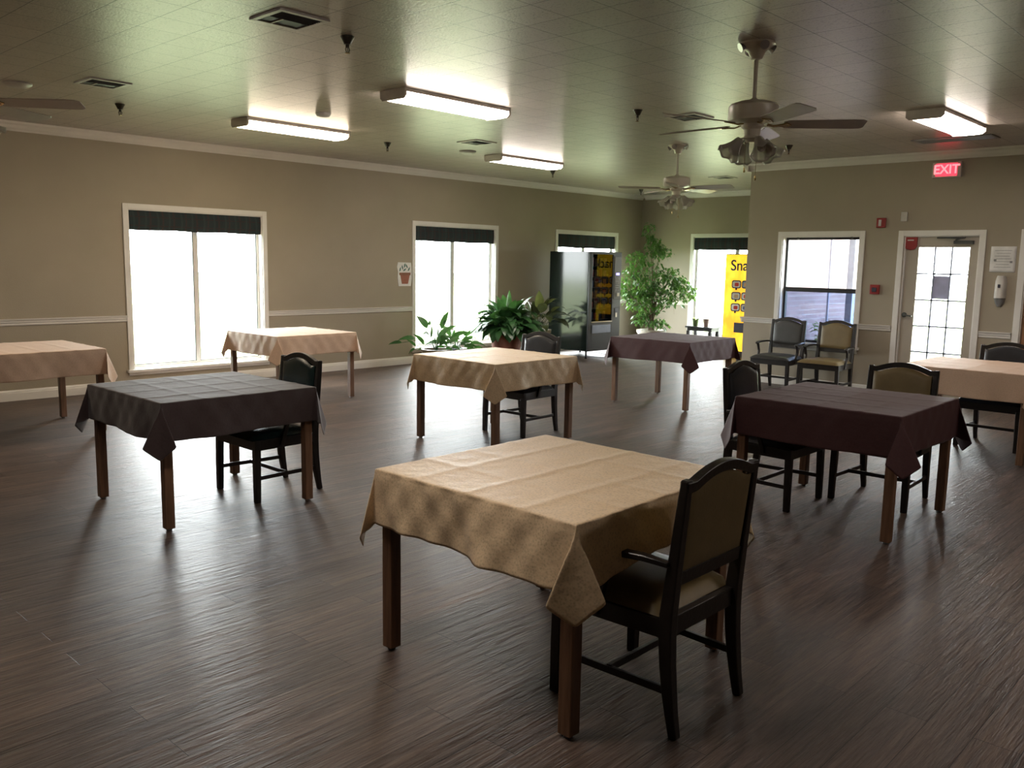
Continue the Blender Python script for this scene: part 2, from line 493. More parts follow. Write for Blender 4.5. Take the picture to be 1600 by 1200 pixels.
trim('baseboard_left', BASE, [((XR, YN), (XF, YN), L)])
trim('baseboard_back', BASE, [((XF, YN-.015), (XF, YS+.012), B)])
trim('baseboard_right', BASE, [((XD, YS+.02), (XD, 4.085), B), ((XD, 3.055), (XD, 2.71), B), ((XD, 1.37), (XD, YR), B), ((XD, YS+.012), (XF-.015, YS+.012), (0, 1))])

def frame_rect(mb, T, a0, a1, z0, z1, wd, d0, d1, bottom=True):
    """rectangular frame; outer a0..a1,z0..z1; width wd; depth d0..d1 (out of wall into room negative)"""
    def bx(p, q, r, s_):
        vs = [T(a, d, z) for a in (p, q) for d in (d0, d1) for z in (r, s_)]
        mb.add(vs, [(0, 1, 3, 2), (4, 6, 7, 5), (0, 4, 5, 1), (2, 3, 7, 6), (0, 2, 6, 4), (1, 5, 7, 3)])
    bx(a0, a0+wd, z0, z1); bx(a1-wd, a1, z0, z1); bx(a0+wd, a1-wd, z1-wd, z1)
    if bottom: bx(a0+wd, a1-wd, z0, z0+wd)
    return bx
def tbox(mb, T, a0, a1, d0, d1, z0, z1):
    vs = [T(a, d, z) for a in (a0, a1) for d in (d0, d1) for z in (z0, z1)]
    mb.add(vs, [(0, 1, 3, 2), (4, 6, 7, 5), (0, 4, 5, 1), (2, 3, 7, 6), (0, 2, 6, 4), (1, 5, 7, 3)])
# T maps (along, outwards depth, z) -> world.
def Tleft(a, d, z): return (a, YN+d, z)
def Tback(a, d, z): return (XF+d, a, z)
def Tright(a, d, z): return (XD+d, a, z)
def big_window(idx, T, a0, a1, flip=False):
    z0, z1 = WZ
    mb = MB(); frame_rect(mb, T, a0-.065, a1+.065, z0-.02, z1+.065, .065, -.018, 0, bottom=False)
    root = struct(mb.build('window_%d' % idx, 'casing_paint', smooth=False, bevel=.003))
    mb = MB(); tbox(mb, T, a0-.09, a1+.09, -.055, .0, z0-.035, z0); tbox(mb, T, a0-.065, a1+.065, -.016, 0, z0-.075, z0-.035)
    mb.build('window_sill', 'casing_paint', root, smooth=False, bevel=.004)
    mb = MB(); t = .012
    tbox(mb, T, a0, a0+t, 0, .15, z0, z1); tbox(mb, T, a1-t, a1, 0, .15, z0, z1); tbox(mb, T, a0+t, a1-t, 0, .15, z1-t, z1); tbox(mb, T, a0+t, a1-t, 0, .15, z0, z0+t)
    mb.build('window_jamb', 'casing_paint', root, smooth=False)
    mb = MB()
    frame_rect(mb, T, a0+t, a1-t, z0+t, z1-t, .03, .085, .125)
    m0 = a0 + (a1-a0)*.475
    tbox(mb, T, m0, m0+.055, .085, .125, z0+t+.03, z1-t-.03)
    mb.build('window_frame', 'casing_paint', root, smooth=False)
    mb = MB()
    for p, q in ((a0+t+.03, m0), (m0+.055, a1-t-.03)):
        frame_rect(mb, T, p, q, z0+t+.03, z1-t-.03, .009, .088, .1)
    mb.build('gasket', 'gasket', root, smooth=False)
    mb = MB()
    for p, q in ((a0+t+.03, m0), (m0+.055, a1-t-.03)):
        tbox(mb, T, p, q, .100, .104, z0+t+.03, z1-t-.03)
    mb.build('window_pane', 'window_glass', root, smooth=False)
    return root
for i, (a, c) in enumerate(WIN): big_window(i+1, Tleft, a, c)
big_window(4, Tback, 7.56, 9.36)

def valance(T, a0, a1, label, hz=1.945):
    mb = MB(); n = 60
    def fn(side):
        def g(u, v_):
            a = a0+.01+(a1-a0-.02)*u
            z = 2.185 - (2.185-hz)*v_ + (.004*math.sin(a*9) if v_ > .9 else 0)
            bulge = -.010*math.sin(v_*PI)-.004*math.sin(a*23+v_*2)
            return T(a, .022+bulge+(0 if side else .02), z)
        return g
    mb.grid(n, 8, fn(1)); mb.grid(n, 8, fn(0))
    # close edges
    mb.grid(n, 1, lambda u, v_: T(a0+.01+(a1-a0-.02)*u, .022+.02*v_, hz)); mb.grid(n, 1, lambda u, v_: T(a0+.01+(a1-a0-.02)*u, .022+.02*v_, 2.185))
    o = mb.build('window_valance', 'plaid'); tag(o, label, 'valance', 'plaid window valances'); return o
valance(Tleft, *WIN[0], 'dark plaid fabric valance across the top of the leftmost, nearest window')
valance(Tleft, *WIN[1], 'dark plaid fabric valance on the window with plants standing in front of it')
valance(Tleft, *WIN[2], 'dark plaid fabric valance on the window behind the black vending machine', 1.93)
valance(Tback, 7.56, 9.36, 'dark plaid fabric valance on the far wall window behind the yellow machine', 1.94)

# window 5: dark double hung sash
z0, z1, a0, a1 = .60, 2.05, 4.56, 5.63
mb = MB(); frame_rect(mb, Tright, a0-.065, a1+.065, z0-.02, z1+.065, .065, -.018, 0, bottom=False)
w5 = struct(mb.build('window_5', 'casing_paint', smooth=False, bevel=.003))
mb = MB(); tbox(mb, Tright, a0-.09, a1+.09, -.055, 0, z0-.035, z0); tbox(mb, Tright, a0-.065, a1+.065, -.016, 0, z0-.085, z0-.035)
mb.build('window_sill', 'casing_paint', w5, smooth=False, bevel=.004)
mb = MB(); t = .012
tbox(mb, Tright, a0, a0+t, 0, .15, z0, z1); tbox(mb, Tright, a1-t, a1, 0, .15, z0, z1); tbox(mb, Tright, a0+t, a1-t, 0, .15, z1-t, z1); tbox(mb, Tright, a0+t, a1-t, 0, .15, z0, z0+t)
mb.build('window_jamb', 'casing_paint', w5, smooth=False)
mb = MB()
frame_rect(mb, Tright, a0+t, a1-t, z0+t, z1-t, .032, .09, .14)
tbox(mb, Tright, a0+t+.03, a1-t-.03, .085, .14, 1.300, 1.36)
mb.build('window_sash', 'dark_frame', w5, smooth=False)
mb = MB(); tbox(mb, Tright, a0+.04, a1-.04, .112, .116, z0+.04, z1-.04); mb.build('window_pane', 'window_glass', w5, smooth=False)
mb = MB(); tbox(mb, Tright, a0+.04, a1-.04, .142, .144, z0+.04, 1.33); mb.build('insect_screen', 'insect_screen', w5, smooth=False)
mb = MB()
for a in (5.42, 4.68):
    tbox(mb, Tright, a-.012, a+.012, .01, .035, 2.005, 2.038)
mb.build('blind_bracket', 'dark_steel', w5, smooth=False)

# door 1 ------------------------------------------------------------
mb = MB(); frame_rect(mb, Tright, 3.065, 4.075, 0, 2.11, .068, -.018, 0, bottom=False)
frame_rect(mb, Tright, 3.13, 4.00, 0, 2.045, .014, 0, .15, bottom=False)
d1 = struct(mb.build('door_1', 'casing_paint', smooth=False, bevel=.003))
mb = MB()
ya, yb, ga, gb, gz0, gz1 = 3.146, 3.984, 3.245, 3.83, .28, 1.905
D0, D1 = .03, .072
tbox(mb, Tright, ya, ga, D0, D1, .01, 2.03); tbox(mb, Tright, gb, yb, D0, D1, .01, 2.03)
tbox(mb, Tright, ga, gb, D0, D1, .01, gz0); tbox(mb, Tright, ga, gb, D0, D1, gz1, 2.03)
slab = mb.build('door_panel', 'door_paint', d1, smooth=False, bevel=.002)
mb = MB()
for k in range(1, 3): a = ga+(gb-ga)*k/3; tbox(mb, Tright, a-.009, a+.009, D0-.004, D1+.004, gz0, gz1)
for k in range(1, 5): z = gz0+(gz1-gz0)*k/5; tbox(mb, Tright, ga, gb, D0-.004, D1+.004, z-.009, z+.009)
mb.build('muntin', 'post_paint', d1, smooth=False)
mb = MB(); tbox(mb, Tright, ga, gb, .049, .053, gz0, gz1); mb.build('door_glass', 'window_glass', d1, smooth=False)
mb = MB(); mb.lathe([(.032, 0), (.032, .006), (.012, .01), (.012, .04)], seg=20)
hv = MB()
for p in mb.v: hv.v.append((XD+D0-p[2], 3.945+p[0], 1.06+p[1]))
hv.f = mb.f; hv.mi = mb.mi
hv.sweep([(XD+D0-.04, 3.945, 1.06), (XD+D0-.045, 3.90, 1.055), (XD+D0-.045, 3.84, 1.05)], .010, .008)
hv.build('door_handle', 'dark_steel', d1)
mb = MB(); tbox(mb, Tright, 3.20, 3.42, -.03, D0, 1.945, 1.985); tbox(mb, Tright, 3.30, 3.62, -.005, .02, 2.012, 2.03)
mb.sweep([(XD-.01, 3.40, 1.99), (XD-.10, 3.33, 2.00), (XD-.02, 3.50, 2.015)], .012, .005)
mb.build('door_closer', 'dark_steel', d1, smooth=False, bevel=.004)
# opening at the far right
mb = MB(); frame_rect(mb, Tright, 1.38, 2.70, 0, 2.11, .072, -.018, 0, bottom=False)
frame_rect(mb, Tright, 1.45, 2.63, 0, 2.04, .014, 0, .15, bottom=False)
d2 = struct(mb.build('door_2', 'casing_paint', smooth=False, bevel=.003))
mb = MB(); tbox(mb, Tright, 1.466, 2.616, .06, .10, .01, 2.025); mb.build('door_panel', 'brown_door', d2, smooth=False)

# ------------------------------------------------------------------ wall things
def Tr(a, d, z): return Tright(a, d, z)
ex = thing('exit_sign', 'lit red EXIT sign on the wall above the glazed door', 'sign', (XD, 3.56, 2.733))
def lbox(par, name, mat, x0, x1, y0, y1, zz0, zz1, bev=0):
    m_ = MB(); m_.box(x0, x1, y0, y1, zz0, zz1); return m_.build(name, mat, par, smooth=False, bevel=bev)
lbox(ex, 'housing', 'vent_frame', -.05, 0, -.165, .165, 0, .185, .006)
lbox(ex, 'sign_face', 'exit_red', -.054, -.05, -.12, .12, .018, .168)
def text_obj(name, s, size, mat, parent, loc, rot, ext=.002, offset=0, sx=1):
    cu = bpy.data.curves.new(name, 'FONT'); cu.body = s; cu.size = size; cu.extrude = ext; cu.align_x = 'CENTER'; cu.align_y = 'CENTER'; cu.offset = offset
    t_ = bpy.data.objects.new(name+'_tmp', cu); COL.objects.link(t_)
    dg = bpy.context.evaluated_depsgraph_get()
    me = bpy.data.meshes.new_from_object(t_.evaluated_get(dg)); me.materials.clear(); me.materials.append(MATS[mat])
    bpy.data.objects.remove(t_)
    o = bpy.data.objects.new(name, me); COL.objects.link(o); o.parent = parent; o.location = loc; o.rotation_euler = rot; o.scale = (sx, 1, 1)
    return o
text_obj('lettering', 'EXIT', .15, 'exit_letter', ex, (-.056, 0, .093), (PI/2, 0, -PI/2), .0015, .003, .95)

fa = thing('fire_alarm_strobe', 'small red fire alarm strobe with a white lens high on the wall', 'alarm', (XD, 4.30, 2.15))
lbox(fa, 'body', 'red_plastic', -.03, 0, -.058, .058, 0, .122, .006)
lbox(fa, 'lens', 'white_plastic', -.045, -.03, -.008, .026, .02, .10, .004)
ps = thing('fire_alarm_pull', 'red fire alarm pull box beside the dark framed window', 'alarm', (XD, 4.32, 1.306))
lbox(ps, 'body', 'red_plastic', -.035, 0, -.06, .06, 0, .122, .006)
lbox(ps, 'pull_handle', 'ink', -.048, -.035, -.03, .03, .03, .085, .006)
wb = lbox(None, 'wall_sensor', 'vent_frame', XD-.02, XD, 3.985, 4.062, 2.225, 2.34, .005)
tag(wb, 'small blank white box on the wall above the left door corner', 'sensor')
ab = thing('exit_alarm_box', 'red round-cornered exit alarm box at the top left of the glazed door', 'alarm', (XD+.029, 3.925, 1.87))
m_ = MB(); m_.prism([(-.075, .16), (-.08, .05), (-.05, .01), (0, 0), (.05, .01), (.075, .05), (.075, .16)], -.028, 0, Matrix.Rotation(PI/2, 4, 'Z').inverted())
ab_b = m_.build('body', 'red_plastic', ab, smooth=False, bevel=.006)
# prism above lies rotated: y extrusion becomes x
lbox(ab, 'lettering_strip', 'white_plastic', -.0305, -.028, -.035, .04, .115, .128)
nt_ = thing('posted_notice', 'white printed notice taped to the wall above the soap dispenser', 'notice', (XD, 2.87, 1.615))
m_ = MB(); m_.grid(8, 8, lambda u, v_: (-.003-.006*math.sin(u*PI)*v_, -.135+.27*u, .30*v_)); m_.build('sheet', 'paper', nt_, solid=.001)
m_ = MB()
for k in range(7):
    m_.box(-.0125, -.0115, -.09+.01*(k % 3), .09-.02*(k % 2), .25-.032*k, .254-.032*k)
for (a, z) in ((-.09, .12), (.08, .14)): m_.box(-.0125, -.0115, a-.014, a+.014, z-.012, z+.012)
m_.build('print', 'grey_plastic', nt_, smooth=False)
sdp = thing('soap_dispenser', 'white and grey hand sanitiser dispenser on the wall right of the glazed door', 'dispenser', (XD, 2.865, 1.215))
m_ = MB()
def disp(u, v_):
    z = .10+.26*v_; a = (u-.5)*2
    wd = .062*(1-.55*max(0, v_-.75)**1.2*3)
    dd = .09*math.sqrt(max(0, 1-abs(a)**3))*(1-.3*v_)
    return (-dd, a*wd, z)
m_.grid(16, 12, disp); m_.build('cover', 'white_plastic', sdp)
m_ = MB()
def disp2(u, v_):
    z = .0+.13*v_; a = (u-.5)*2
    wd = .060*math.sin(min(1, .25+v_)*PI/2)
    return (-.085*math.sqrt(max(0, 1-abs(a)**3))*(.4+.6*v_), a*wd, z)
m_.grid(16, 10, disp2); m_.build('reservoir', 'grey_plastic', sdp)
lbox(sdp, 'window', 'ink', -.092, -.08, -.012, .014, .22, .26, .004)
pn = lbox(None, 'door_note', 'blue_grey_paper', XD+.036, XD+.0368, 3.445, 3.635, 1.275, 1.555)
tag(pn, 'grey-blue sheet of paper taped inside the middle pane of the door', 'paper')

# cut-out poster of a pot
pc = thing('pot_cutout', 'small paper cut-out of a potted plant pinned on the wall left of the plants', 'picture', (8.79, YN, 1.235))
m_ = MB(); m_.prism([(-.12, 0), (.125, .0), (.145, .12), (.145, .25), (.13, .365), (-.13, .37), (-.15, .3), (-.13, .22), (-.135, .12)], -.008, -.002); m_.build('card', 'paper', pc, smooth=False)
m_ = MB(); m_.prism([(-.055, .035), (.065, .035), (.10, .17), (-.085, .17)], -.012, -.008); m_.build('printed_pot', 'pot_print', pc, smooth=False)
m_ = MB(); m_.prism([(-.105, .17), (.115, .17), (.118, .21), (-.108, .21)], -.013, -.008); m_.build('printed_rim', 'pot_print_rim', pc, smooth=False)
m_ = MB()
for (x, z, r_) in ((-.09, .26, .3), (-.045, .29, -.3), (0, .255, .9), (.04, .31, -.6), (.085, .265, .5), (.0, .32, .2)):
    T_ = Matrix.Translation((x, 0, z)) @ Matrix.Rotation(r_, 4, 'Y')
    m_.prism([(-.007, -.035), (.007, -.03), (.014, 0), (.004, .04), (-.012, .01)], -.011, -.008, T_)
m_.build('printed_leaves', 'leaf_print', pc, smooth=False)

# ------------------------------------------------------------------ ceiling things
def light_fixture(x, y, label, warm=False, L_=1.27, Wd=.33):
    t_ = thing('fluorescent_light', label, 'light', (x, y, ZC), 0, 'wraparound ceiling lights')
    h = L_/2; q = Wd/2; d = .085
    m_ = MB(); m_.box(-h+.02, h-.02, -q+.004, q-.004, -.031, 0); m_.build('backplate', 'fixture_white', t_, smooth=False)
    m_ = MB()
    prof = [(-q+.012, -.030), (-q+.012, -.050), (-q+.045, -.078), (-q+.10, -.086), (q-.10, -.086), (q-.045, -.078), (q-.012, -.050), (q-.012, -.030)]
    n = len(prof); vs = [(-h+.02, a, b_) for a, b_ in prof]+[(h-.02, a, b_) for a, b_ in prof]
    m_.add(vs, [(i, i+1, i+1+n, i+n) for i in range(n-1)]+[(n-1, 0, n, 2*n-1)]); m_.build('diffuser', 'tube_diffuser_warm' if warm else 'tube_diffuser', t_, smooth=True)
    pr2 = [(-q, 0), (-q, -.06), (-q+.03, -d), (q-.03, -d), (q, -.06), (q, 0)]
    for s_ in (-1, 1):
        m_ = MB(); n = len(pr2); x0_, x1_ = (s_*h, s_*(h-.02))
        vs = [(x0_, a, b_) for a, b_ in pr2]+[(x1_, a, b_) for a, b_ in pr2]
        m_.add(vs, [tuple(range(n)), tuple(range(2*n-1, n-1, -1))]+[(i, i+n, (i+1) % n+n, (i+1) % n) for i in range(n)])
        m_.build('end_cap', 'fixture_white', t_, smooth=False)
    return t_
light_fixture(5.37, 8.37, 'lit ceiling light fixture with a warm glow nearest the leftmost window', True)
light_fixture(5.40, 5.92, 'large lit wraparound ceiling light in the middle of the ceiling')
light_fixture(9.08, 8.37, 'small far lit wraparound ceiling light above the potted plants')
light_fixture(8.97, 2.84, 'lit wraparound ceiling light at the right in front of the exit sign')
light_fixture(1.5, 8.4, 'warm ceiling light added out of view to the left as fill', True)  # added unseen lamp, lifts the left end of the window wall
light_fixture(1.4, 2.6, 'ceiling light added out of view overhead to brighten the room')  # added unseen lamp, brightens the nearest tabletop
light_fixture(5.4, -1.0, 'ceiling light added out of view to the right as fill')  # added unseen lamp for general room brightness

def vent(x, y, label, s_=.15, k=3, rz=0):
    t_ = thing('ceiling_vent', label, 'vent', (x, y, ZC), rz, 'square ceiling vents')
    m_ = MB(); m_.box(-s_+.01, s_-.01, -s_+.01, s_-.01, -.004, 0); m_.build('duct_opening', 'vent_dark', t_, smooth=False)
    m_ = MB()
    for (a, b_, c, d) in ((-s_-.02, s_+.02, s_-.012, s_+.02), (-s_-.02, s_+.02, -s_-.02, -s_+.012), (-s_-.02, -s_+.012, -s_, s_), (s_-.012, s_+.02, -s_, s_)):
        m_.box(a, b_, c, d, -.012, 0)
    m_.box(-s_, s_, -.006, .006, -.01, -.003); m_.box(-.045, -.033, 0, s_, -.01, -.003)
    m_.build('frame', 'vent_frame', t_, smooth=False)
    m_ = MB()
    for i in range(6):
        yy = -s_+.03+i*.022
        m_.sweep([(-s_+.015, yy, -.008), (s_-.015, yy, -.008)], .009, .001, up=(0, .6, 1))
    m_.build('louvre', 'vent_dark', t_, smooth=False)
vent(3.02, 4.72, 'ceiling vent with dark openings, nearest the camera at top of the picture')
vent(3.08, 7.62, 'ceiling vent at the left above the tan table near the leftmost window')
vent(7.45, 7.66, 'ceiling vent between the middle and the far ceiling light')
vent(12.72, 7.38, 'farthest ceiling vent, right of the far ceiling fan')
vent(7.42, 4.70, 'ceiling vent partly behind a blade of the nearer ceiling fan')
t_ = thing('return_grille', 'long dark ceiling return grille between the right ceiling light and exit sign', 'vent', (10.38, 3.20, ZC))
lbox(t_, 'duct_opening', 'vent_dark', -.13, .13, -.38, .38, -.004, 0)
m_ = MB()
for i in range(9): m_.sweep([(-.12+i*.03, -.37, -.007), (-.12+i*.03, .37, -.007)], .008, .001, up=(.6, 0, 1))
for (a, b_, c, d) in ((-.16, .16, .37, .41), (-.16, .16, -.41, -.37), (-.16, -.12, -.38, .38), (.12, .16, -.38, .38)): m_.box(a, b_, c, d, -.01, 0)
m_.build('frame', 'grey_plastic', t_, smooth=False)

def sprinkler(x, y, label):
    t_ = thing('fire_sprinkler', label, 'sprinkler', (x, y, ZC), 0, 'pendant fire sprinklers')
    m_ = MB(); m_.lathe([(.045, 0), (.044, -.006), (.026, -.04), (.022, -.05)], seg=20); m_.build('escutcheon', 'sprinkler_metal', t_)
    m_ = MB(); m_.lathe([(.012, -.045), (.012, -.07), (.006, -.072)], seg=12)
    for s_ in (-1, 1): m_.tube([(s_*.01, 0, -.065), (s_*.016, 0, -.08), (s_*.008, 0, -.10)], .003, 6)
    m_.lathe([(.003, -.07), (.003, -.10)], seg=8)
    m_.build('head', 'sprinkler_metal', t_)
    m_ = MB(); m_.lathe([(.004, -.10), (.017, -.102), (.017, -.104), (.004, -.106)], seg=16); m_.build('deflector', 'brass', t_)
for a in ((3.49, 4.79, 'fire sprinkler beside the nearest ceiling vent, largest in view'), (3.60, 8.54, 'fire sprinkler at the left near the leftmost ceiling vent'),
          (6.83, 8.58, 'fire sprinkler between the two left ceiling lights, by the window wall'), (6.82, 4.88, 'fire sprinkler left of the nearer ceiling fan'),
          (9.83, 4.85, 'fire sprinkler right of the nearer ceiling fan'), (13.9, 9.8, 'fire sprinkler in front of the far room corner'),
          (10.4, 9.0, 'fire sprinkler just beyond the far ceiling light')): sprinkler(*a)
def detector(x, y, label, r_=.075):
    m_ = MB(); m_.lathe([(r_, 0), (r_, -.012), (r_*.8, -.03), (r_*.4, -.038), (.001, -.038)], x, y, ZC, 28)
    tag(m_.build('smoke_detector', 'vent_frame'), label, 'detector', 'round ceiling detectors')
detector(5.10, 7.41, 'round detector on the ceiling between the two lights at left')
detector(7.97, 8.36, 'round ceiling detector left of the small far light', .11)
detector(2.62, 8.22, 'round ceiling detector above the fan blade at the left edge', .11)

# ------------------------------------------------------------------ ceiling fans
def make_fan(label, loc, a0, zb=2.545):
    t_ = thing('ceiling_fan', label, 'ceiling fan', loc, 0, 'ceiling fans with light kits')
    z = zb-ZC   # blade plane relative to the ceiling
    m_ = MB(); m_.lathe([(.115, 0), (.115, -.012), (.09, -.03), (.055, -.055), (.035, -.10), (.02, -.105)], seg=36); cn = m_.build('canopy', 'fan_metal', t_)
    for k in range(4):
        a = k*PI/2+.3+a0
        m_ = MB(); m_.tube([(.085*math.cos(a), .085*math.sin(a), -.02), (.115*math.cos(a), .115*math.sin(a), -.035)], [.022, .030], 14)
        m_.build('spot_socket', 'steel', cn)
    m_ = MB(); m_.lathe([(.0135, -.10), (.0135, z+.165), (.024, z+.16), (.03, z+.135)], seg=18); m_.build('downrod', 'fan_metal', t_)
    m_ = MB(); m_.lathe([(.03, z+.145), (.10, z+.14), (.145, z+.125), (.158, z+.11), (.160, z+.035), (.152, z+.02), (.11, z+.008), (.07, z-.0)], seg=44); m_.build('motor', 'fan_metal', t_)
    m_ = MB(); m_.lathe([(.07, z+.004), (.075, z-.02), (.055, z-.035), (.05, z-.075), (.06, z-.09), (.035, z-.115)], seg=28); m_.build('switch_housing', 'fan_metal', t_)
    for k in range(5):
        a = a0+k*2*PI/5
        T_ = Matrix.Rotation(a, 4, 'Z') @ Matrix.Translation((0, 0, z)) @ Matrix.Rotation(math.radians(-13), 4, 'X')
        m_ = MB(); out = []
        pts = [(.19, .045), (.22, .062), (.62, .074), (.675, .070), (.70, .05)]
        poly = [(x, y) for x, y in pts]+[(x, -y) for x, y in reversed(pts)]
        n = len(poly)
        vs = [T_ @ Vector((x, y, -.003)) for x, y in poly]+[T_ @ Vector((x, y, .003)) for x, y in poly]
        m_.add(vs, [tuple(range(n)), tuple(range(2*n-1, n-1, -1))]+[(i, i+n, (i+1) % n+n, (i+1) % n) for i in range(n)])
        bl = m_.build('blade', 'fan_blade', t_, smooth=False, bevel=.002)
        m_ = MB()
        m_.sweep([T_ @ Vector(p) for p in ((.09, 0, -.002), (.13, 0, -.012), (.17, 0, -.008), (.215, 0, -.006))], [.014, .010, .016, .028], .004, up=T_.to_3x3() @ Vector((0, 0, 1)))
        m_.sweep([T_ @ Vector(p) for p in ((.20, -.035, -.006), (.235, 0, -.006), (.20, .035, -.006))], .008, .003, up=T_.to_3x3() @ Vector((0, 0, 1)))
        m_.build('blade_iron', 'brass', bl)
    for k in range(4):
        a = a0+.35+k*PI/2
        ca, sa = math.cos(a), math.sin(a)
        arm = MB(); arm.tube([(.03*ca, .03*sa, z-.09), (.07*ca, .07*sa, z-.095), (.09*ca, .09*sa, z-.105)], .009, 8)
        T_ = Matrix.Translation((.085*ca, .085*sa, z-.10)) @ Matrix.Rotation(a, 4, 'Z') @ Matrix.Rotation(math.radians(-38), 4, 'Y')
        fit = arm.build('lamp_arm', 'fan_metal', t_)
        sh = MB()
        prof = [(.020, .0), (.026, -.012), (.030, -.03), (.040, -.06), (.058, -.095), (.070, -.115), (.078, -.128)]
        tmp = MB(); tmp.lathe(prof, seg=36, caps=False)
        # scalloped rim
        vv = []
        for i, p in enumerate(tmp.v):
            r_i = i//36; ang = 2*PI*(i % 36)/36; kx = (r_i/6)**2
            s_ = 1+.07*kx*math.cos(6*ang)
            vv.append(T_ @ Vector((p[0]*s_, p[1]*s_, p[2]+.01*kx*math.cos(6*ang))))
        sh.v = vv; sh.f = tmp.f; sh.mi = tmp.mi
        sh.build('lamp_shade', 'frosted_shade', t_, solid=.003)
        bb = MB(); bt = MB(); bt.lathe([(.012, -.01), (.014, -.03), (.026, -.06), (.028, -.08), (.018, -.1), (.002, -.108)], seg=14)
        bb.v = [T_ @ Vector(p) for p in bt.v]; bb.f = bt.f; bb.mi = bt.mi
        bb.build('bulb', 'white_plastic', t_)
    for (x, y, l_) in ((.03, -.02, .22), (-.02, .035, .17)):
        m_ = MB(); m_.tube([(x, y, z-.10), (x, y, z-.10-l_)], .0015, 5); m_.lathe([(.002, 0), (.006, -.01), (.006, -.03), (.002, -.036)], x, y, z-.10-l_, 10)
        m_.build('pull_chain', 'brass', t_)
    return t_
make_fan('beige ceiling fan with four glass lamp shades, the nearer and larger one', (5.285, 2.867, ZC), math.radians(-54))
make_fan('beige ceiling fan hanging far back near the room corner', (9.065, 5.88, ZC), math.radians(-8))
make_fan('ceiling fan cut off by the left edge, only blades in view', (1.655, 6.18, ZC), math.radians(-40))

# ------------------------------------------------------------------ tables and cloths
TA = .53; TH = .775
def make_table():
    t_ = thing('dining_table', '', 'table', (0, 0, 0), 0, 'square wooden dining tables')
    m_ = MB(); m_.box(-TA+.01, TA-.01, -TA+.01, TA-.01, TH-.028, TH); m_.build('tabletop', 'oak_leg', t_, smooth=False, bevel=.009)
    m_ = MB(); q = TA-.045
    for a, b_, c, d in ((-q, q, -q, -q+.02), (-q, q, q-.02, q), (-q, -q+.02, -q+.02, q-.02), (q-.02, q, -q+.02, q-.02)): m_.box(a, b_, c, d, TH-.10, TH-.0285)
    m_.build('apron', 'oak_leg', t_, smooth=False)
    for sx in (-1, 1):
        for sy in (-1, 1):
            m_ = MB(); cx, cy = sx*(TA-.044), sy*(TA-.044); h = .028
            m_.box(cx-h, cx+h, cy-h, cy+h, .012, TH-.0285)
            lg = m_.build('leg', 'oak_leg', t_, smooth=False, bevel=.004)
            m_ = MB(); m_.lathe([(.016, 0), (.018, .004), (.018, .0125)], cx, cy, 0, 14); m_.build('foot_glide', 'steel', lg)
    return t_
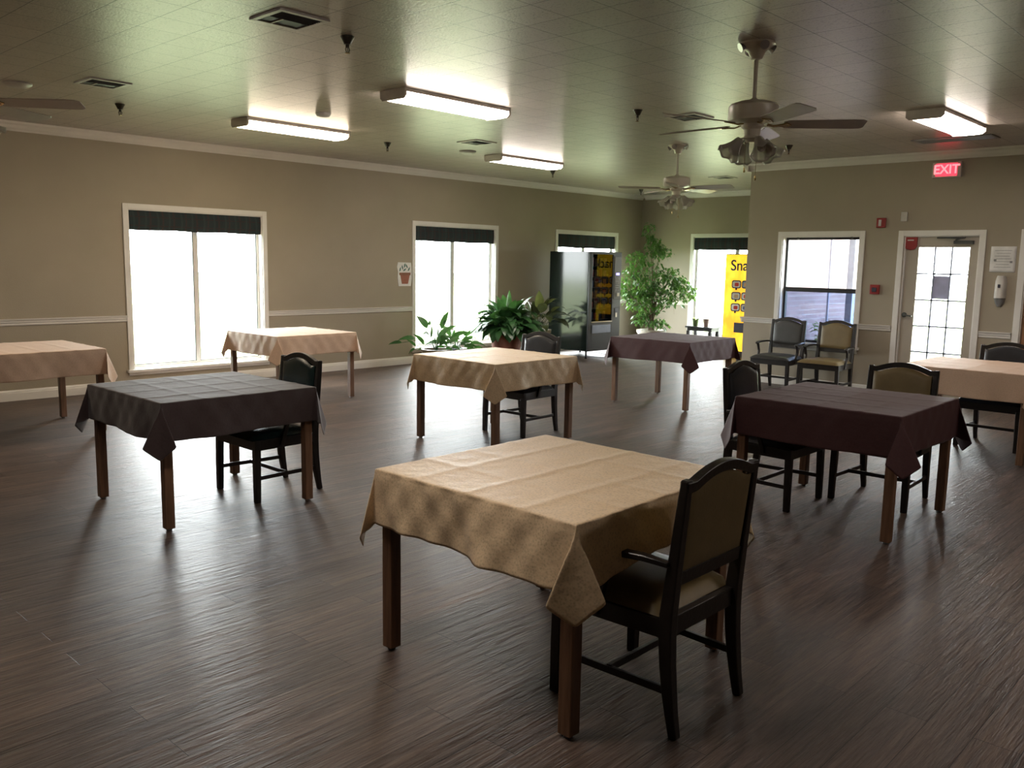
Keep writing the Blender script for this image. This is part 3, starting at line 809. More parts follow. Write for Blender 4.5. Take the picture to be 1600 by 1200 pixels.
def cloth_mesh(seed, d=.25, a=TA+.006, z=TH+.006, mat='tan_cloth', rip=1.0, lop=(0, 0), lifts=()):
    rnd = random.Random(seed); ph = [rnd.uniform(0, 6.28) for _ in range(12)]
    N = 30; Nc = 12; R = .022
    ks = [rnd.uniform(7, 9), rnd.uniform(13, 17), rnd.uniform(22, 27)]
    def ripple(side, t, s):
        # t along the side -a..a, s how far down
        f = .50*math.sin(ks[0]*t+ph[side])+.35*math.sin(ks[1]*t+ph[side+4])+.2*math.sin(ks[2]*t+ph[side+8])
        edge = 1-abs(t/a)**6
        return rip*((f*.62+.38)*(s/d)**1.2*.040+.004*math.sin(t*41+ph[side]*2)*math.sin(s*30))*edge
    # offsets of the parameter: u in -(a+d)..(a+d)
    us = []
    n_top = 52; n_s = 12
    for i in range(n_s): us.append(-(a+d)+d*i/n_s)
    for i in range(n_top): us.append(-a+2*a*i/n_top)
    for i in range(n_s+1): us.append(a+d*i/n_s)
    def roundover(s):
        # returns (out, down) for arc length s
        if s < R*PI/2:
            an = s/R; return R*math.sin(an), R*(1-math.cos(an))
        return R, R+(s-R*PI/2)
    def P(u, v_):
        pu, pv = abs(u)-a, abs(v_)-a
        su, sv = (1 if u >= 0 else -1), (1 if v_ >= 0 else -1)
        if pu <= 0 and pv <= 0:
            zz = z+.0016*noise.noise(Vector((u*3+seed, v_*3, 0)))
            for f in (-.26, .0, .27):
                zz += .0035*math.exp(-((u-f*1.0)/.018)**2)+.0035*math.exp(-((v_-f*1.1)/.018)**2)
            return Vector((u, v_, zz))
        if pv <= 0 or pu <= 0:
            if pu > 0: side = 0 if su > 0 else 1; s = pu; t = v_
            else: side = 2 if sv > 0 else 3; s = pv; t = u
            if side in lifts: s *= 1-.23*math.exp(-((t-lop[1])/.33)**4)
            o, dn = roundover(s)
            hem = 1+.02*math.sin(5*t+ph[side])
            out = o + ripple(side, t, s)
            zz = z-dn*hem
            if pu > 0: return Vector((su*(a-R+out), v_, zz))
            return Vector((u, sv*(a-R+out), zz))
        r = math.hypot(pu, pv); th = math.atan2(pv, pu)   # 0 at the u side
        t = th/(PI/2); 
        key = [(0, .035, .0), (.12, .15, .15), (.25, .24, .36), (.34, .25, .36), (.43, .22, .15), (.5, .205, .0)]
        tt = t if t <= .5 else 1-t
        for (t0, o0, l0), (t1, o1, l1) in zip(key, key[1:]):
            if tt <= t1+1e-9:
                f = (tt-t0)/(t1-t0); f = f*f*(3-2*f)*.5+f*.5; oo = o0+(o1-o0)*f; ll = l0+(l1-l0)*f; break
        if t > .5: ll = -ll
        # the side the fold leans to; u side first
        dvec = Vector((su*.7071, sv*.7071, 0)); lvec = Vector((su*.7071, -sv*.7071, 0))
        rr = r*(1-.03*math.sin(min(t, 1-t)*PI)**3)
        dirv = dvec*oo*(.75+.25*lop[0])+lvec*ll
        vz = -math.sqrt(max(.05, 1-dirv.length_squared))
        k = min(1, r/.06); 
        p = Vector((su*(a-R*.35), sv*(a-R*.35), z-.004*k)) + dvec*R*.3*k
        # follow round edge near the corner
        p += dirv*rr + Vector((0, 0, vz*rr*(1.0)))
        # blend to the side panels' ends
        o, dn = roundover(r)
        if t < .06 or t > .94:
            q = Vector((su*(a-R+o), sv*a, z-dn)) if t < .5 else Vector((su*a, sv*(a-R+o), z-dn))
            wgt = (min(t, 1-t)/.06)
            p = q.lerp(p, wgt)
        p.z += .006*math.sin(7*t+ph[3])*(r/d)
        return p
    n = len(us); vs = [P(u, v_) for u in us for v_ in us]
    fs = [(i*n+j, (i+1)*n+j, (i+1)*n+j+1, i*n+j+1) for i in range(n-1) for j in range(n-1)]
    me = MB(); me.add(vs, fs)
    o = me.build('tablecloth', mat, angle=180)
    q = o.modifiers.new('sub', 'SUBSURF'); q.levels = 1; q.render_levels = 1
    q = o.modifiers.new('solid', 'SOLIDIFY'); q.thickness = .0018; q.offset = 0
    return o
TABLES = [
 ('t1', 2.690, 2.262, 0.0, 'tan_cloth', 'square table with brown wooden legs under the tan cloth, nearest the camera', 'tan damask cloth with draped corners on the nearest table'),
 ('t2', 2.755, 5.435, 0.0, 'brown_cloth', 'square table under the dark brown cloth at the left', 'dark brown cloth draped over the left table'),
 ('t3', 2.690, 8.715, 0.0, 'peach_cloth', 'square table under a pale peach cloth cut off by the left edge', 'pale peach cloth on the table cut off by the left edge'),
 ('t4', 5.655, 8.905, 0.6, 'peach_cloth', 'square table in front of the leftmost window, peach cloth', 'peach cloth on the table in front of the leftmost window'),
 ('t5', 5.695, 5.575, 0.0, 'tan_cloth', 'square table in the middle with a golden tan cloth and dark chair', 'golden tan cloth on the table in the middle of the room'),
 ('t6', 8.840, 5.690, 2.0, 'oxblood_cloth', 'square table before the ficus and vending machines, dark purple cloth', 'dark purple brown cloth on the table before the vending machines'),
 ('t7', 5.690, 2.285, 0.0, 'oxblood_cloth', 'square table with reddish legs and a dark maroon cloth at the right', 'dark maroon cloth on the right table with two chairs'),
 ('t8', 8.625, 2.265, 0.0, 'peach_cloth', 'square table under a peach cloth cut off by the right edge', 'peach cloth on the table cut off by the right edge'),
]
proto_t = None
for i, (k, x, y, rz, cm, lt, lc) in enumerate(TABLES):
    if proto_t is None: proto_t = make_table(); tb = proto_t
    else: tb = copy_tree(proto_t)
    tb.location = (x, y, 0); tb.rotation_euler = (0, 0, math.radians(rz)); tb['label'] = lt
    c = cloth_mesh(11+i*5, d=[.245, .242, .25, .24, .25, .25, .265, .25][i], lifts=[(3,), (0,), (), (), (0,), (), (0, 2), (0,)][i], mat=cm, rip=[1.6, .8, .8, .9, .9, .7, .5, .4][i])
    c.location = (x, y, 0); c.rotation_euler = (0, 0, math.radians(rz+[0, .4, 0, 0, -.6, 0, .5, 0][i]))
    tag(c, lc, 'tablecloth', 'square tablecloths')

# ------------------------------------------------------------------ chairs (front towards +Y)
def arch(x, hw, z0, rise):
    t_ = abs(x)/hw
    if t_ > .86: return z0
    if t_ > .72: 
        f = (t_-.72)/.14; return z0+rise*.10*math.cos(f*PI/2)-.004*math.sin(f*PI)
    return z0+rise*(.10+.90*math.cos(t_/.72*PI/2)**.9)
def make_chair(seatmat, label, backmat=None):
    t_ = thing('dining_chair', label, 'chair', (0, 0, 0), 0, 'dark wooden dining chairs with short arms')
    WD = 'espresso_wood'; backmat = backmat or seatmat
    # rear posts: a leg each, splayed foot, upright back
    def post_y(z):
        if z < .42: return -.235-.045*((.42-z)/.42)**2
        return -.235-.055*((z-.42)/.52)
    for s_ in (-1, 1):
        pts = []; zs = [0, .08, .16, .26, .36, .44, .52, .62, .74, .86, .925]
        for z in zs: pts.append((s_*(.222+.006*(z/.9)), post_y(z), z))
        sx = [.016, .018, .020, .021, .022, .022, .021, .020, .019, .018, .017]; sy = [.017, .019, .022, .024, .026, .026, .024, .021, .019, .017, .014]
        m_ = MB(); m_.sweep(pts, sx, sy, side=(1, 0, 0)); lg = m_.build('leg', WD, t_, smooth=False, bevel=.005)
        lg['label'] = 'rear leg running up into the back post'
        m_ = MB(); m_.sweep([(s_*.252, .235, 0), (s_*.250, .233, .2), (s_*.247, .230, .375)], [.019, .021, .022], [.019, .021, .022], side=(1, 0, 0)); m_.build('leg', WD, t_, smooth=False, bevel=.004)
    # seat rails
    m_ = MB()
    m_.prism([(-.27, .355), (.27, .355), (.27, .425), (-.27, .425)], .212, .250)
    m_.prism([(-.225, .355), (.225, .355), (.225, .425), (-.225, .425)], -.245, -.212)
    for s_ in (-1, 1): m_.sweep([(s_*.228, -.23, .39), (s_*.252, .232, .39)], .018, .035)
    m_.build('seat_frame', WD, t_, smooth=False, bevel=.004)
    # seat cushion
    m_ = MB()
    def cush(u, v_):
        y = -.215+.49*v_; hw = .245+.033*v_
        x = (u*2-1)
        e = (max(0, 1-abs(x)**5)*max(0, 1-abs(v_*2-1)**5))**.45
        return (x*hw*(.98+.02*e), y, .428+.050*e+.008*math.sin(v_*PI)*math.cos(x*1.4))
    m_.grid(20, 20, cush)
    m_.grid(1, 1, lambda u, v_: ((u*2-1)*(.245+.033*v_)*.98, -.215+.49*v_, .4265))
    m_.build('seat', seatmat, t_, angle=60)
    # stretchers
    m_ = MB()
    for s_ in (-1, 1): m_.sweep([(s_*.226, -.255, .165), (s_*.25, .232, .165)], .009, .0135)
    m_.sweep([(-.238, .0, .168), (.238, .0, .168)], .009, .0135)
    m_.build('stretcher', WD, t_, smooth=False, bevel=.002)
    # back: crest, lower rail, side stiles, upholstered panel. work in leaning plane
    zb, yb = .46, post_y(.46)
    lean = math.atan2(.055, .52)
    T_ = Matrix.Translation((0, yb, zb)) @ Matrix.Rotation(lean, 4, 'X')
    hw = .243
    top = [(-hw+2*hw*i/28, arch(-hw+2*hw*i/28, hw, .462, .042)) for i in range(29)]
    ihw = .205
    inn = [(-ihw+2*ihw*i/28, arch(-ihw+2*ihw*i/28, ihw, .425, .042)) for i in range(29)]
    poly = top+[(ihw+.0, .405)]+list(reversed(inn))+[(-ihw, .405), (-hw, .42)]
    m_ = MB()
    nn = 28
    for y_, in ((-.018,), (.018,)):
        pass
    vs = []; fs = []
    lowp = [(x, (z-.0)) for x, z in inn]
    for i in range(29):
        for yy in (-.017, .017):
            vs.append(T_ @ Vector((top[i][0], yy, top[i][1]))); vs.append(T_ @ Vector((inn[i][0]*(hw/ihw)*.985, yy, inn[i][1])))
    for i in range(28):
        a = 4*i; b_ = 4*i+4
        fs += [(a, b_, b_+1, a+1), (a+2, a+3, b_+3, b_+2), (a, a+2, b_+2, b_), (a+1, b_+1, b_+3, a+3)]
    fs += [(0, 1, 3, 2), (112, 114, 115, 113)]
    m_.add(vs, fs); m_.build('crest_rail', WD, t_, smooth=True, bevel=.003, angle=40)
    m_ = MB(); m_.prism([(-.225, .085), (.225, .085), (.225, .135), (-.225, .135)], -.015, .015, T_); m_.build('back_rail', WD, t_, smooth=False, bevel=.003)
    m_ = MB()
    for side in (1, -1):
        def pan(u, v_, side=side):
            x = (u*2-1)*.203; zt = arch(x, ihw, .425, .042)-.001; z = .135+(zt-.135)*v_
            e = (max(0, 1-abs(u*2-1)**6)*max(0, 1-abs(v_*2-1)**6))**.4
            th_ = .016+.014*e if side > 0 else -.010-.006*e
            return T_ @ Vector((x, th_, z))
        m_.grid(22, 16, pan)
    m_.build('backrest', backmat, t_, angle=70)
    # short arms
    for s_ in (-1, 1):
        m_ = MB()
        pts = [(s_*.245, -.245, .625), (s_*.258, -.15, .632), (s_*.272, -.05, .630), (s_*.276, .04, .622), (s_*.274, .085, .608)]
        m_.sweep(pts, [.016, .019, .022, .024, .018], [.010, .011, .012, .012, .009], up=(0, 0, 1)); am = m_.build('arm', WD, t_, smooth=True, bevel=.005, angle=50)
        m_ = MB(); m_.sweep([(s_*.274, .05, .618), (s_*.276, .025, .57), (s_*.272, .01, .51), (s_*.266, .03, .44), (s_*.264, .05, .37)], .013, .015, side=(1, 0, 0)); m_.build('arm_support', WD, am, smooth=False, bevel=.004)
    return t_
def place(o, x, y, facing, label=None):
    # facing: world angle of the chair front
    o.location = (x, y, 0); o.rotation_euler = (0, 0, math.radians(facing-90))
    if label: o['label'] = label
    return o
beige = make_chair('beige_vinyl', 'dark framed chair with tan upholstery seen from behind at the nearest table')
place(beige, 2.675, 1.785, 90)
black = make_chair('black_vinyl', 'black vinyl chair on the left side of the maroon cloth table')
place(black, 5.655, 2.765, -90)
green = make_chair('green_vinyl', 'dark chair with glossy dark green seat at the left brown cloth table')
place(green, 3.195, 5.37, 180)
grey = make_chair('charcoal_vinyl', 'dark grey armchair against the wall left of the beige one, under the window')
place(grey, 10.86, 5.34, 181)
place(copy_tree(black), 6.13, 5.65, 180, 'dark chair with glossy seat tucked under the middle golden tan table')
place(copy_tree(beige), 6.205, 2.215, 180, 'tan upholstered chair on the far side of the maroon cloth table')
place(copy_tree(black), 8.95, 2.20, 180, 'black chair under the peach table at the right edge')
place(copy_tree(beige), 10.83, 4.66, 180, 'tan upholstered armchair against the wall beneath the dark framed window')

# ------------------------------------------------------------------ plants
def leaf(mb, base, dirv, length, width, droop, segs=6, fold=.18, twist=0):
    """blade leaf from base going along dirv then drooping"""
    d = Vector(dirv).normalized(); p = Vector(base)
    side = d.cross(Vector((0, 0, 1)))
    if side.length < .05: side = Vector((1, 0, 0))
    side.normalize()
    side = (Matrix.Rotation(twist, 3, d) @ side)
    vs = []; step = length/segs
    for i in range(segs+1):
        t_ = i/segs
        wv = width*.5*(math.sin(PI*min(1, t_*1.0)**.75)**.9 if 0 < t_ < 1 else 0)+.0008
        nrm = side.cross(d).normalized()
        vs += [p-side*wv+nrm*fold*wv, p, p+side*wv+nrm*fold*wv]
        d = (d+Vector((0, 0, -droop/segs))).normalized()
        p = p+d*step
    fs = []
    for i in range(segs):
        fs += [(3*i, 3*i+3, 3*i+4, 3*i+1), (3*i+1, 3*i+4, 3*i+5, 3*i+2)]
    mb.add(vs, fs)
def pot(name, parent, mat, r0, r1, h, rim=.03, cx=0, cy=0, rimh=.06):
    m_ = MB(); m_.lathe([(r0, 0), (r1*.97, h-rimh), (r1+rim*.3, h-rimh+.003), (r1+rim*.5, h), (r1-.02, h), (r1-.03, h-.05), (.002, h-.052)], cx, cy, 0, 36)
    return m_.build(name, mat, parent)
def lily(name, label, cat, loc, mat_pot, r0, r1, h, nleaf, ll, lw, spread, up, seed, lm='lily_leaf', flowers=0):
    rnd = random.Random(seed)
    t_ = thing(name, label, cat, loc)
    pot('pot', t_, mat_pot, r0, r1, h)
    m_ = MB(); m_.lathe([(r1-.035, 0), (r1-.035, .012), (.003, .016)], 0, 0, h-.05, 24); m_.build('soil', 'soil', t_)
    fo = MB(); st = MB()
    for i in range(nleaf):
        a = rnd.uniform(0, 2*PI); q = rnd.random()**.7
        elev = (1-q)*up+rnd.uniform(.0, .25)
        base = Vector((math.cos(a), math.sin(a), 0))*rnd.uniform(0, r1*.45)+Vector((0, 0, h-.035))
        l_ = ll*rnd.uniform(.7, 1.15); sl = l_*rnd.uniform(.45, .75)
        dv = Vector((math.cos(a)*spread*q, math.sin(a)*spread*q, elev+.35)).normalized()
        tip = base+dv*sl
        mid = base+dv*sl*.5+Vector((0, 0, .03))
        st.tube([base, mid, tip], [.004, .0035, .003], 5)
        dv2 = (tip-mid).normalized(); 
        leaf(fo, tip, Vector((dv2.x, dv2.y, dv2.z+.1)), l_*.62, lw*rnd.uniform(.7, 1.15), rnd.uniform(.9, 2.2), twist=rnd.uniform(-.5, .5))
    st.build('stems', lm, t_)
    fo.build('foliage', lm, t_, angle=60)
    return t_
lily('potted_peace_lily', 'big bushy green peace lily in a terracotta pot before the window', 'plant', (9.86, 9.42, 0), 'terracotta', .17, .255, .52, 250, .50, .16, 1.35, .95, 3)
# a second planter behind it
lily('potted_rubber_plant', 'pale cream planter with drooping dark leaves right behind the terracotta pot', 'plant', (10.95, 9.75, 0), 'cream_ceramic', .2, .23, .52, 46, .50, .17, .9, .6, 8, 'dark_leaf')
# sparse plant in low bowl
def sparse(label, loc, seed, potmat, r_, h, items, name='potted_lily'):
    t_ = thing(name, label, 'plant', loc)
    pot('pot', t_, potmat, r_*.6, r_, h, .02, rimh=.03)
    st = MB(); fo = MB(); pl = MB(); npl = 0
    for (a, el, sl, l_, w_, dr, kind) in items:
        dv = Vector((math.cos(a)*math.cos(el), math.sin(a)*math.cos(el), math.sin(el)))
        b0 = Vector((0, 0, h-.05)); sl *= (1 if kind else 1.2); w_ *= 1.25; dr *= .8; tip = b0+dv*sl
        st.tube([b0, b0+Vector((0, 0, sl*.35))+dv*sl*.2, tip], [.006, .005, .004], 5)
        if kind: leaf(pl, tip, dv+Vector((0, 0, .8)), l_, w_, dr); npl += 1
        else: leaf(fo, tip, dv, l_, w_, dr, twist=.9 if len(fo.v) % 2 else -.9)
        leaf(fo, b0+dv*sl*.6, dv+Vector((.3, -.3, .5)), l_*.8, w_*.8, dr, twist=1.2)
    st.build('stems', 'lily_leaf', t_); fo.build('foliage', 'lily_leaf', t_, angle=60)
    if npl: pl.build('flower_spathe', 'pale_leaf', t_, angle=60)
    m_ = MB(); m_.lathe([(r_-.035, 0), (r_-.035, .01), (.003, .012)], 0, 0, h-.05, 20); m_.build('soil', 'soil', t_)
    return t_
rd = random.Random(5)
A = math.radians
its = [(A(-45), 1.35, .30, .30, .09, 1.0, 0), (A(135), 1.2, .32, .26, .10, 1.3, 0), (A(-50), .75, .28, .32, .08, 1.2, 0), (A(140), .55, .30, .30, .07, 1.4, 0), (A(130), .25, .45, .22, .05, .9, 0),
       (A(-20), 1.1, .25, .28, .09, 1.8, 0), (A(200), .9, .26, .24, .08, 1.6, 0), (A(-60), .35, .22, .20, .07, 2, 0), (A(120), .1, .28, .16, .05, 2, 0), (A(30), 1.2, .2, .3, .1, 1.6, 0), (A(-100), .9, .2, .25, .09, 1.8, 0),
       (A(140), 1.32, .70, .10, .05, .3, 1), (A(-45), 1.33, .72, .10, .045, .2, 1)]
sparse('sparse peace lily in a low tan bowl at the left of the window plants', (8.76, 9.84, 0), 4, 'bowl_ceramic', .22, .31, its)
its = [(A(x), e, s, l, .07, 1.5, 0) for x, e, s, l in ((-45, .5, .2, .3), (135, .5, .22, .28), (-45, 1.0, .22, .28), (120, 1.2, .2, .28), (-30, .2, .25, .22), (150, .15, .25, .25), (-90, .8, .2, .25), (60, 1, .2, .25), (0, .7, .2, .3), (180, .8, .2, .3), (-60, .1, .3, .2), (230, .4, .2, .26))]
its.append((A(-45), 1.1, .46, .10, .05, .3, 1))
sparse('small leafy plant between the tan bowl and the terracotta pot', (9.30, 9.98, 0), 9, 'black_stain', .16, .28, its)

# ficus tree
def ficus():
    rnd = random.Random(21)
    t_ = thing('ficus_tree', 'tall leafy ficus tree in a white pot in the far corner', 'plant', (14.15, 9.62, 0))
    pot('pot', t_, 'cream_ceramic', .20, .27, .38)
    m_ = MB(); m_.lathe([(.235, 0), (.235, .012), (.003, .016)], 0, 0, .33, 24); m_.build('soil', 'soil', t_)
    tr = MB(); fo = MB()
    rx, ry = Rt.x, Rt.y         # image-right direction on the floor plan, used only to lay out limbs
    def W_(r_, d_, z): return Vector((rx*r_+Fw.x*d_, ry*r_+Fw.y*d_, z))
    blobs = [(-.10, 0, 2.28, .13, .17), (-.02, .0, 2.02, .18, .18), (.12, .05, 1.88, .24, .13), (-.32, 0, 1.75, .22, .20), (-.45, -.1, 1.45, .16, .22), (.0, 0, 1.45, .30, .28),
             (.35, -.05, 1.42, .24, .20), (.52, 0, 1.30, .16, .14), (.72, 0, 1.12, .16, .16), (.40, 0, 1.08, .32, .26), (.10, -.1, 1.05, .34, .26), (-.34, -.1, .98, .26, .22), (-.02, .1, .78, .26, .16),
             (-.22, 0, .60, .16, .14), (.12, -.1, .52, .22, .11), (-.12, .0, 1.20, .30, .20), (-.55, -.05, 1.15, .12, .2)]
    for i in range(4):
        a = i*PI/2; tr.tube([W_(.05*math.cos(a), .05*math.sin(a), .33), W_(.04*math.cos(a+1), .04*math.sin(a+1), .6), W_(.05*math.cos(a+2)+.03, .05*math.sin(a), .95), W_(-.02+.05*math.cos(a), 0, 1.4)], [.016, .014, .012, .008], 8)
    for (r_, d_, z, sr, sz) in blobs:
        c = W_(r_, d_, z); root = W_(0, 0, max(.45, z*.55))
        tr.tube([root, (root+c)/2+Vector((0, 0, .04)), c], [.010, .007, .004], 6)
        for _ in range(7):
            e = c+W_(rnd.gauss(0, sr*.6), rnd.gauss(0, sr*.6), rnd.gauss(0, sz*.6)); tr.tube([c, e], [.003, .0015], 4)
        n = int(78*(sr*sr*sz)**.5/.06)
        for _ in range(min(n, 170)):
            while True:
                q = Vector((rnd.uniform(-1, 1), rnd.uniform(-1, 1), rnd.uniform(-1, 1)))
                if q.length < 1: break
            p = c+W_(q.x*sr, q.y*sr, q.z*sz)
            a = rnd.uniform(0, 2*PI)
            leaf(fo, p, (math.cos(a), math.sin(a), rnd.uniform(-.9, .3)), rnd.uniform(.075, .13), rnd.uniform(.036, .054), rnd.uniform(.3, 1.2), segs=3, twist=rnd.uniform(-.6, .6))
    tr.build('trunk', 'bark', t_); fo.build('foliage', 'ficus_leaf', t_, angle=60)
ficus()

# side table with two pots by the far window
stb = thing('plant_stand', 'small dark low table under the far wall window', 'table', (14.80, 8.86, 0))
lbox(stb, 'top', 'black_stain', -.17, .17, -.30, .30, .435, .465, .004)
lbox(stb, 'apron', 'black_stain', -.14, .14, -.27, .27, .38, .4345)
for sx in (-1, 1):
    for sy in (-1, 1): lbox(stb, 'leg', 'black_stain', sx*.135-.025, sx*.135+.025, sy*.24-.03, sy*.24+.03, 0, .3795, .003)
sp = thing('potted_seedling', 'small green pot with a seedling on the low dark table', 'plant', (14.74, 8.99, .465))
m_ = MB(); m_.lathe([(.045, 0), (.062, .13), (.068, .13), (.068, .15), (.055, .15), (.05, .12), (.002, .118)], seg=24); m_.build('pot', 'green_ceramic', sp)
m_ = MB(); rr_ = random.Random(2)
for i in range(26):
    a = rr_.uniform(0, 6.28); leaf(m_, (rr_.uniform(-.03, .03), rr_.uniform(-.03, .03), .12), (math.cos(a), math.sin(a), rr_.uniform(.4, 1.6)), rr_.uniform(.07, .13), .025, 1.2, segs=4)
m_.build('foliage', 'pale_leaf', sp)
m_ = MB(); m_.lathe([(.045, 0), (.06, .13), (.066, .13), (.066, .15), (.055, .15), (.05, .12), (.002, .118)], 14.74, 8.76, .465, 24)
tag(m_.build('flower_pot', 'pink_ceramic'), 'empty pinkish flower pot on the low dark table', 'pot')

# ------------------------------------------------------------------ vending machines
vm = thing('vending_machine', 'tall black glass fronted vending machine by the window wall', 'vending machine', (11.72, 9.29, 0), 0, 'snack vending machines')
WV, DV, HV = .90, .87, 1.84
gx0, gx1, gz0_, gz1_ = .085, .655, .64, 1.795
m_ = MB()
m_.box(0, .02, 0, DV, .13, HV); m_.box(WV-.02, WV, 0, DV, .13, HV); m_.box(.02, WV-.02, DV-.02, DV, .13, HV); m_.box(.02, WV-.02, 0, DV-.02, HV-.02, HV); m_.box(.02, WV-.02, 0, DV-.02, .13, .15)
m_.build('cabinet', 'machine_black', vm, smooth=False, bevel=.006)
m_ = MB()
m_.box(.0, gx0, -.03, -.001, .13, HV); m_.box(gx1, WV, -.03, -.001, .13, HV); m_.box(gx0, gx1, -.03, -.001, gz1_, HV); m_.box(gx0, gx1, -.03, -.001, .13, gz0_)
dr = m_.build('door', 'machine_grey', vm, smooth=False, bevel=.004)
m_ = MB(); m_.box(gx0-.006, gx1+.006, -.040, -.031, gz0_-.012, gz0_+.004); m_.build('glass_trim', 'steel', dr, smooth=False)
m_ = MB(); m_.box(gx0, gx1, -.020, -.014, gz0_, gz1_); m_.build('glass', 'machine_glass', dr, smooth=False)
lbox(dr, 'control_panel', 'machine_trim', gx1+.035, WV-.03, -.036, -.031, 1.02, 1.76, .003)
lbox(dr, 'display', 'display_violet', gx1+.09, WV-.06, -.0385, -.036, 1.44, 1.48)
m_ = MB()
for i in range(6):
    for j in range(3): m_.box(gx1+.075+j*.038, gx1+.10+j*.038, -.042, -.036, 1.36-i*.038, 1.385-i*.038)
m_.build('keypad', 'grey_plastic', dr, smooth=False, bevel=.002)
lbox(dr, 'coin_slot', 'steel', gx1+.10, gx1+.15, -.040, -.031, .70, .78, .003)
lbox(dr, 'bill_reader', 'white_plastic', gx1+.12, gx1+.19, -.048, -.036, 1.07, 1.13, .004)
lbox(dr, 'coin_return', 'ink', gx1+.08, gx1+.18, -.037, -.031, .78, .86, .003)
m_ = MB(); m_.sweep([(.10, -.034, .50), (gx1-.02, -.034, .54)], .07, .003, up=(0, -1, .0)); 
m_.v = []; m_.f = []; m_.mi = []
m_.box(.10, gx1-.03, -.040, -.031, .44, .58); m_.build('delivery_flap', 'sticker', dr, smooth=False, bevel=.004)
for (x, y) in ((.06, .05), (WV-.06, .05), (.06, DV-.06), (WV-.06, DV-.06)):
    m_ = MB(); m_.lathe([(.022, 0), (.022, .012), (.012, .02), (.018, .129)], x, y, 0, 14); m_.build('leg', 'machine_black', vm)
m_ = MB()
for k in range(6): m_.box(.03, gx1+.03, .06, .55, .66+k*.185, .668+k*.185)
m_.build('shelf', 'machine_trim', vm, smooth=False)
lbox(vm, 'interior_lamp', 'machine_lamp', gx0+.02, gx0+.035, .02, .035, .7, 1.72)
lbox(vm, 'back_panel', 'machine_trim', .03, gx1+.03, .56, .57, .15, 1.80)
rp = random.Random(4)
packs = ['red_pack', 'orange_pack', 'tan_pack', 'silver_pack', 'blue_pack', 'orange_pack']
for k in range(6):
    for j in range(5):
        mt = packs[(k*2+j*3+rp.randrange(2)) % 6] if k < 5 else ('red_pack' if j < 2 else 'tan_pack')
        x = .075+j*.118; z = .6685+k*.185
        m_ = MB()
        hgt = rp.uniform(.11, .15); ww = .088
        def pk(u, v_, sgn=1): 
            e = math.sin(u*PI)**.6*math.sin(max(.0, v_)*PI)**.5
            return (x+ww*u, .10-sgn*.022*e, z+hgt*v_)
        m_.grid(6, 8, lambda u, v_: pk(u, v_, 1)); m_.grid(6, 8, lambda u, v_: pk(u, v_, -1))
        o = m_.build('snack_packet', mt); o.location = vm.location
        names = {'red_pack': 'red', 'orange_pack': 'orange', 'tan_pack': 'tan', 'silver_pack': 'silver', 'blue_pack': 'blue'}
        rown = ['bottom', 'second lowest', 'third', 'fourth', 'second highest', 'top'][k]; coln = ['first', 'second', 'third', 'fourth', 'fifth'][j]
        tag(o, '%s snack packet, %s from the left on the %s shelf of the black machine' % (names[mt], coln, rown), 'snack', 'snack packets in the black machine')

v2 = thing('vending_machine', 'bright yellow lit snack machine half hidden by the wall corner', 'vending machine', (14.26, 8.13, 0), 0, 'snack vending machines')
# local: front faces -x at x=0, width runs to -y
m_ = MB(); m_.box(.03, .86, -.90, 0, .07, 1.855); m_.build('cabinet', 'machine_black', v2, smooth=False, bevel=.006)
m_ = MB(); m_.box(0, .028, -.90, 0, .07, 1.855); fr2 = m_.build('door', 'machine_trim', v2, smooth=False, bevel=.004)
lbox(fr2, 'lit_panel', 'yellow_backlit', -.006, 0, -.66, -.012, .10, 1.84)
text_obj('lettering', 'Snacks', .27, 'navy_ink', fr2, (-.009, -.455, 1.64), (PI/2, 0, -PI/2), .002, .003, .95)
def rrect(w_, h_, r_, n=5):
    pts = []
    for cx, cz, a0_ in ((w_/2-r_, h_/2-r_, 0), (-w_/2+r_, h_/2-r_, PI/2), (-w_/2+r_, -h_/2+r_, PI), (w_/2-r_, -h_/2+r_, 1.5*PI)):
        for i in range(n+1): a = a0_+PI/2*i/n; pts.append((cx+r_*math.cos(a), cz+r_*math.sin(a)))
    return pts
for r_i, z in enumerate((1.31, 1.10, .895)):
    for c_i in range(3):
        yy = -.245-.20*c_i
        T_ = Matrix.Translation((0, yy, z)) @ Matrix.Rotation(-PI/2, 4, 'Z')
        m_ = MB(); m_.prism(rrect(.185, .145, .04), -.012, -.0065, T_); m_.prism([(-.016, -.105), (.012, -.105), (.018, -.07), (-.02, -.07)], -.012, -.0065, T_)
        fm = m_.build('picture_frame', 'ink', fr2, smooth=False)
        m_ = MB(); m_.prism(rrect(.15, .108, .03), -.014, -.0121, T_); m_.build('picture', ['white_plastic', 'white_plastic', 'paper', 'sticker'][(r_i+c_i*3) % 4], fm, smooth=False)
        m_ = MB(); m_.prism(rrect(.08+.02*(c_i % 2), .065, .02), -.0155, -.0141, T_ @ Matrix.Translation((.008, 0, -.004))); m_.build('picture', ['red_pack', 'orange_pack', 'red_pack', 'blue_pack'][(r_i*3+c_i) % 4] if not (r_i == 1 and c_i == 0) else 'tan_pack', fm, smooth=False)
lbox(fr2, 'delivery_slot', 'ink', -.012, -.0062, -.58, -.235, .44, .62, .004)
lbox(fr2, 'control_panel', 'machine_grey', -.008, 0, -.89, -.68, .9, 1.7, .004)
for (x, y) in ((.08, -.06), (.08, -.84), (.8, -.06), (.8, -.84)):
    m_ = MB(); m_.lathe([(.022, 0), (.022, .012), (.014, .02), (.018, .069)], x, y, 0, 14); m_.build('leg', 'machine_black', v2)

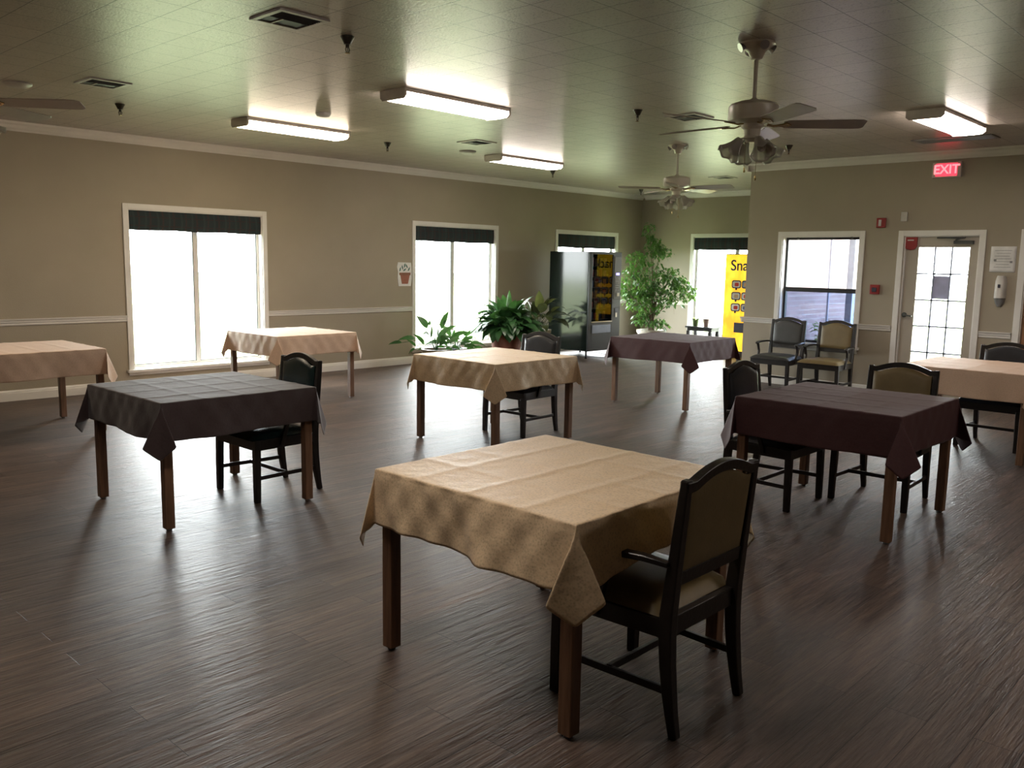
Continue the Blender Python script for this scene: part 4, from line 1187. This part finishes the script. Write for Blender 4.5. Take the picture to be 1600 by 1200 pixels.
# power cord under the black machine
m_ = MB(); m_.tube([(11.95, 9.50, .012), (12.10, 9.22, .008), (12.3, 9.18, .008), (12.45, 9.30, .008), (12.6, 9.6, .010), (12.75, 9.9, .012)], .006, 6)
tag(m_.build('power_cord', 'ink'), 'black power cord on the floor below the black vending machine', 'cord')

# ------------------------------------------------------------------ outside
m_ = MB(); m_.grid(1, 1, lambda u, v_: (-60+160*u, -60+160*v_, -.16))
tag(m_.build('lawn', 'lawn_grass', smooth=False), 'bright sunlit lawn outside the windows', 'grass', kind='stuff')
m_ = MB(); m_.box(XD+W, 14.6, -2, YS-W, -.15, -.02); struct(m_.build('porch_floor', 'concrete', smooth=False))
m_ = MB(); m_.box(XD+W, XF+1.5, 4.3, YS-W, 2.95, 3.05); struct(m_.build('added_porch_shade', 'exterior_white', smooth=False))  # unseen roof added to keep the sun off the posts and brick
def ray_xy(px, x):
    d = Fw+R2*((px-800)/FPX); return d.y/d.x*x
def porch_post(x, y, r_, label):
    t_ = thing('porch_post', label, 'post', (x, y, -.02)); lbox(t_, 'shaft', 'post_paint', -r_, r_, -r_, r_, .03, 3.1, .008); lbox(t_, 'base', 'post_paint', -r_*1.3, r_*1.3, -r_*1.3, r_*1.3, 0, .03)
porch_post(12.75, 5.19, .05, 'thick blue-grey post on the porch seen through the dark framed window')
porch_post(13.30, 5.76, .016, 'thin blue-grey post on the porch seen through the dark framed window')
def shrub(x, y, r_, h, label, seed):
    rnd = random.Random(seed); t_ = thing('shrub', label, 'shrub', (x, y, -.02)); fo = MB(); st = MB()
    for i in range(12):
        a = rnd.uniform(0, 6.28); st.tube([(0, 0, 0), (r_*.5*math.cos(a), r_*.5*math.sin(a), h*.6)], [.012, .005], 5)
    for i in range(500):
        a = rnd.uniform(0, 6.28); q = rnd.random()**.5; z = rnd.uniform(.1, 1)*h; p = (r_*q*math.cos(a), r_*q*math.sin(a), z)
        leaf(fo, p, (rnd.uniform(-1, 1), rnd.uniform(-1, 1), rnd.uniform(-.3, 1)), .09, .05, .5, segs=3)
    st.build('stems', 'bark', t_); fo.build('foliage', 'hedge_leaf', t_)
shrub(14.0, 5.45, .32, 1.0, 'green shrub outside the dark framed window', 5)
shrub(13.0, 5.55, .25, .8, 'smaller green shrub at the left of the dark framed window outside', 6)
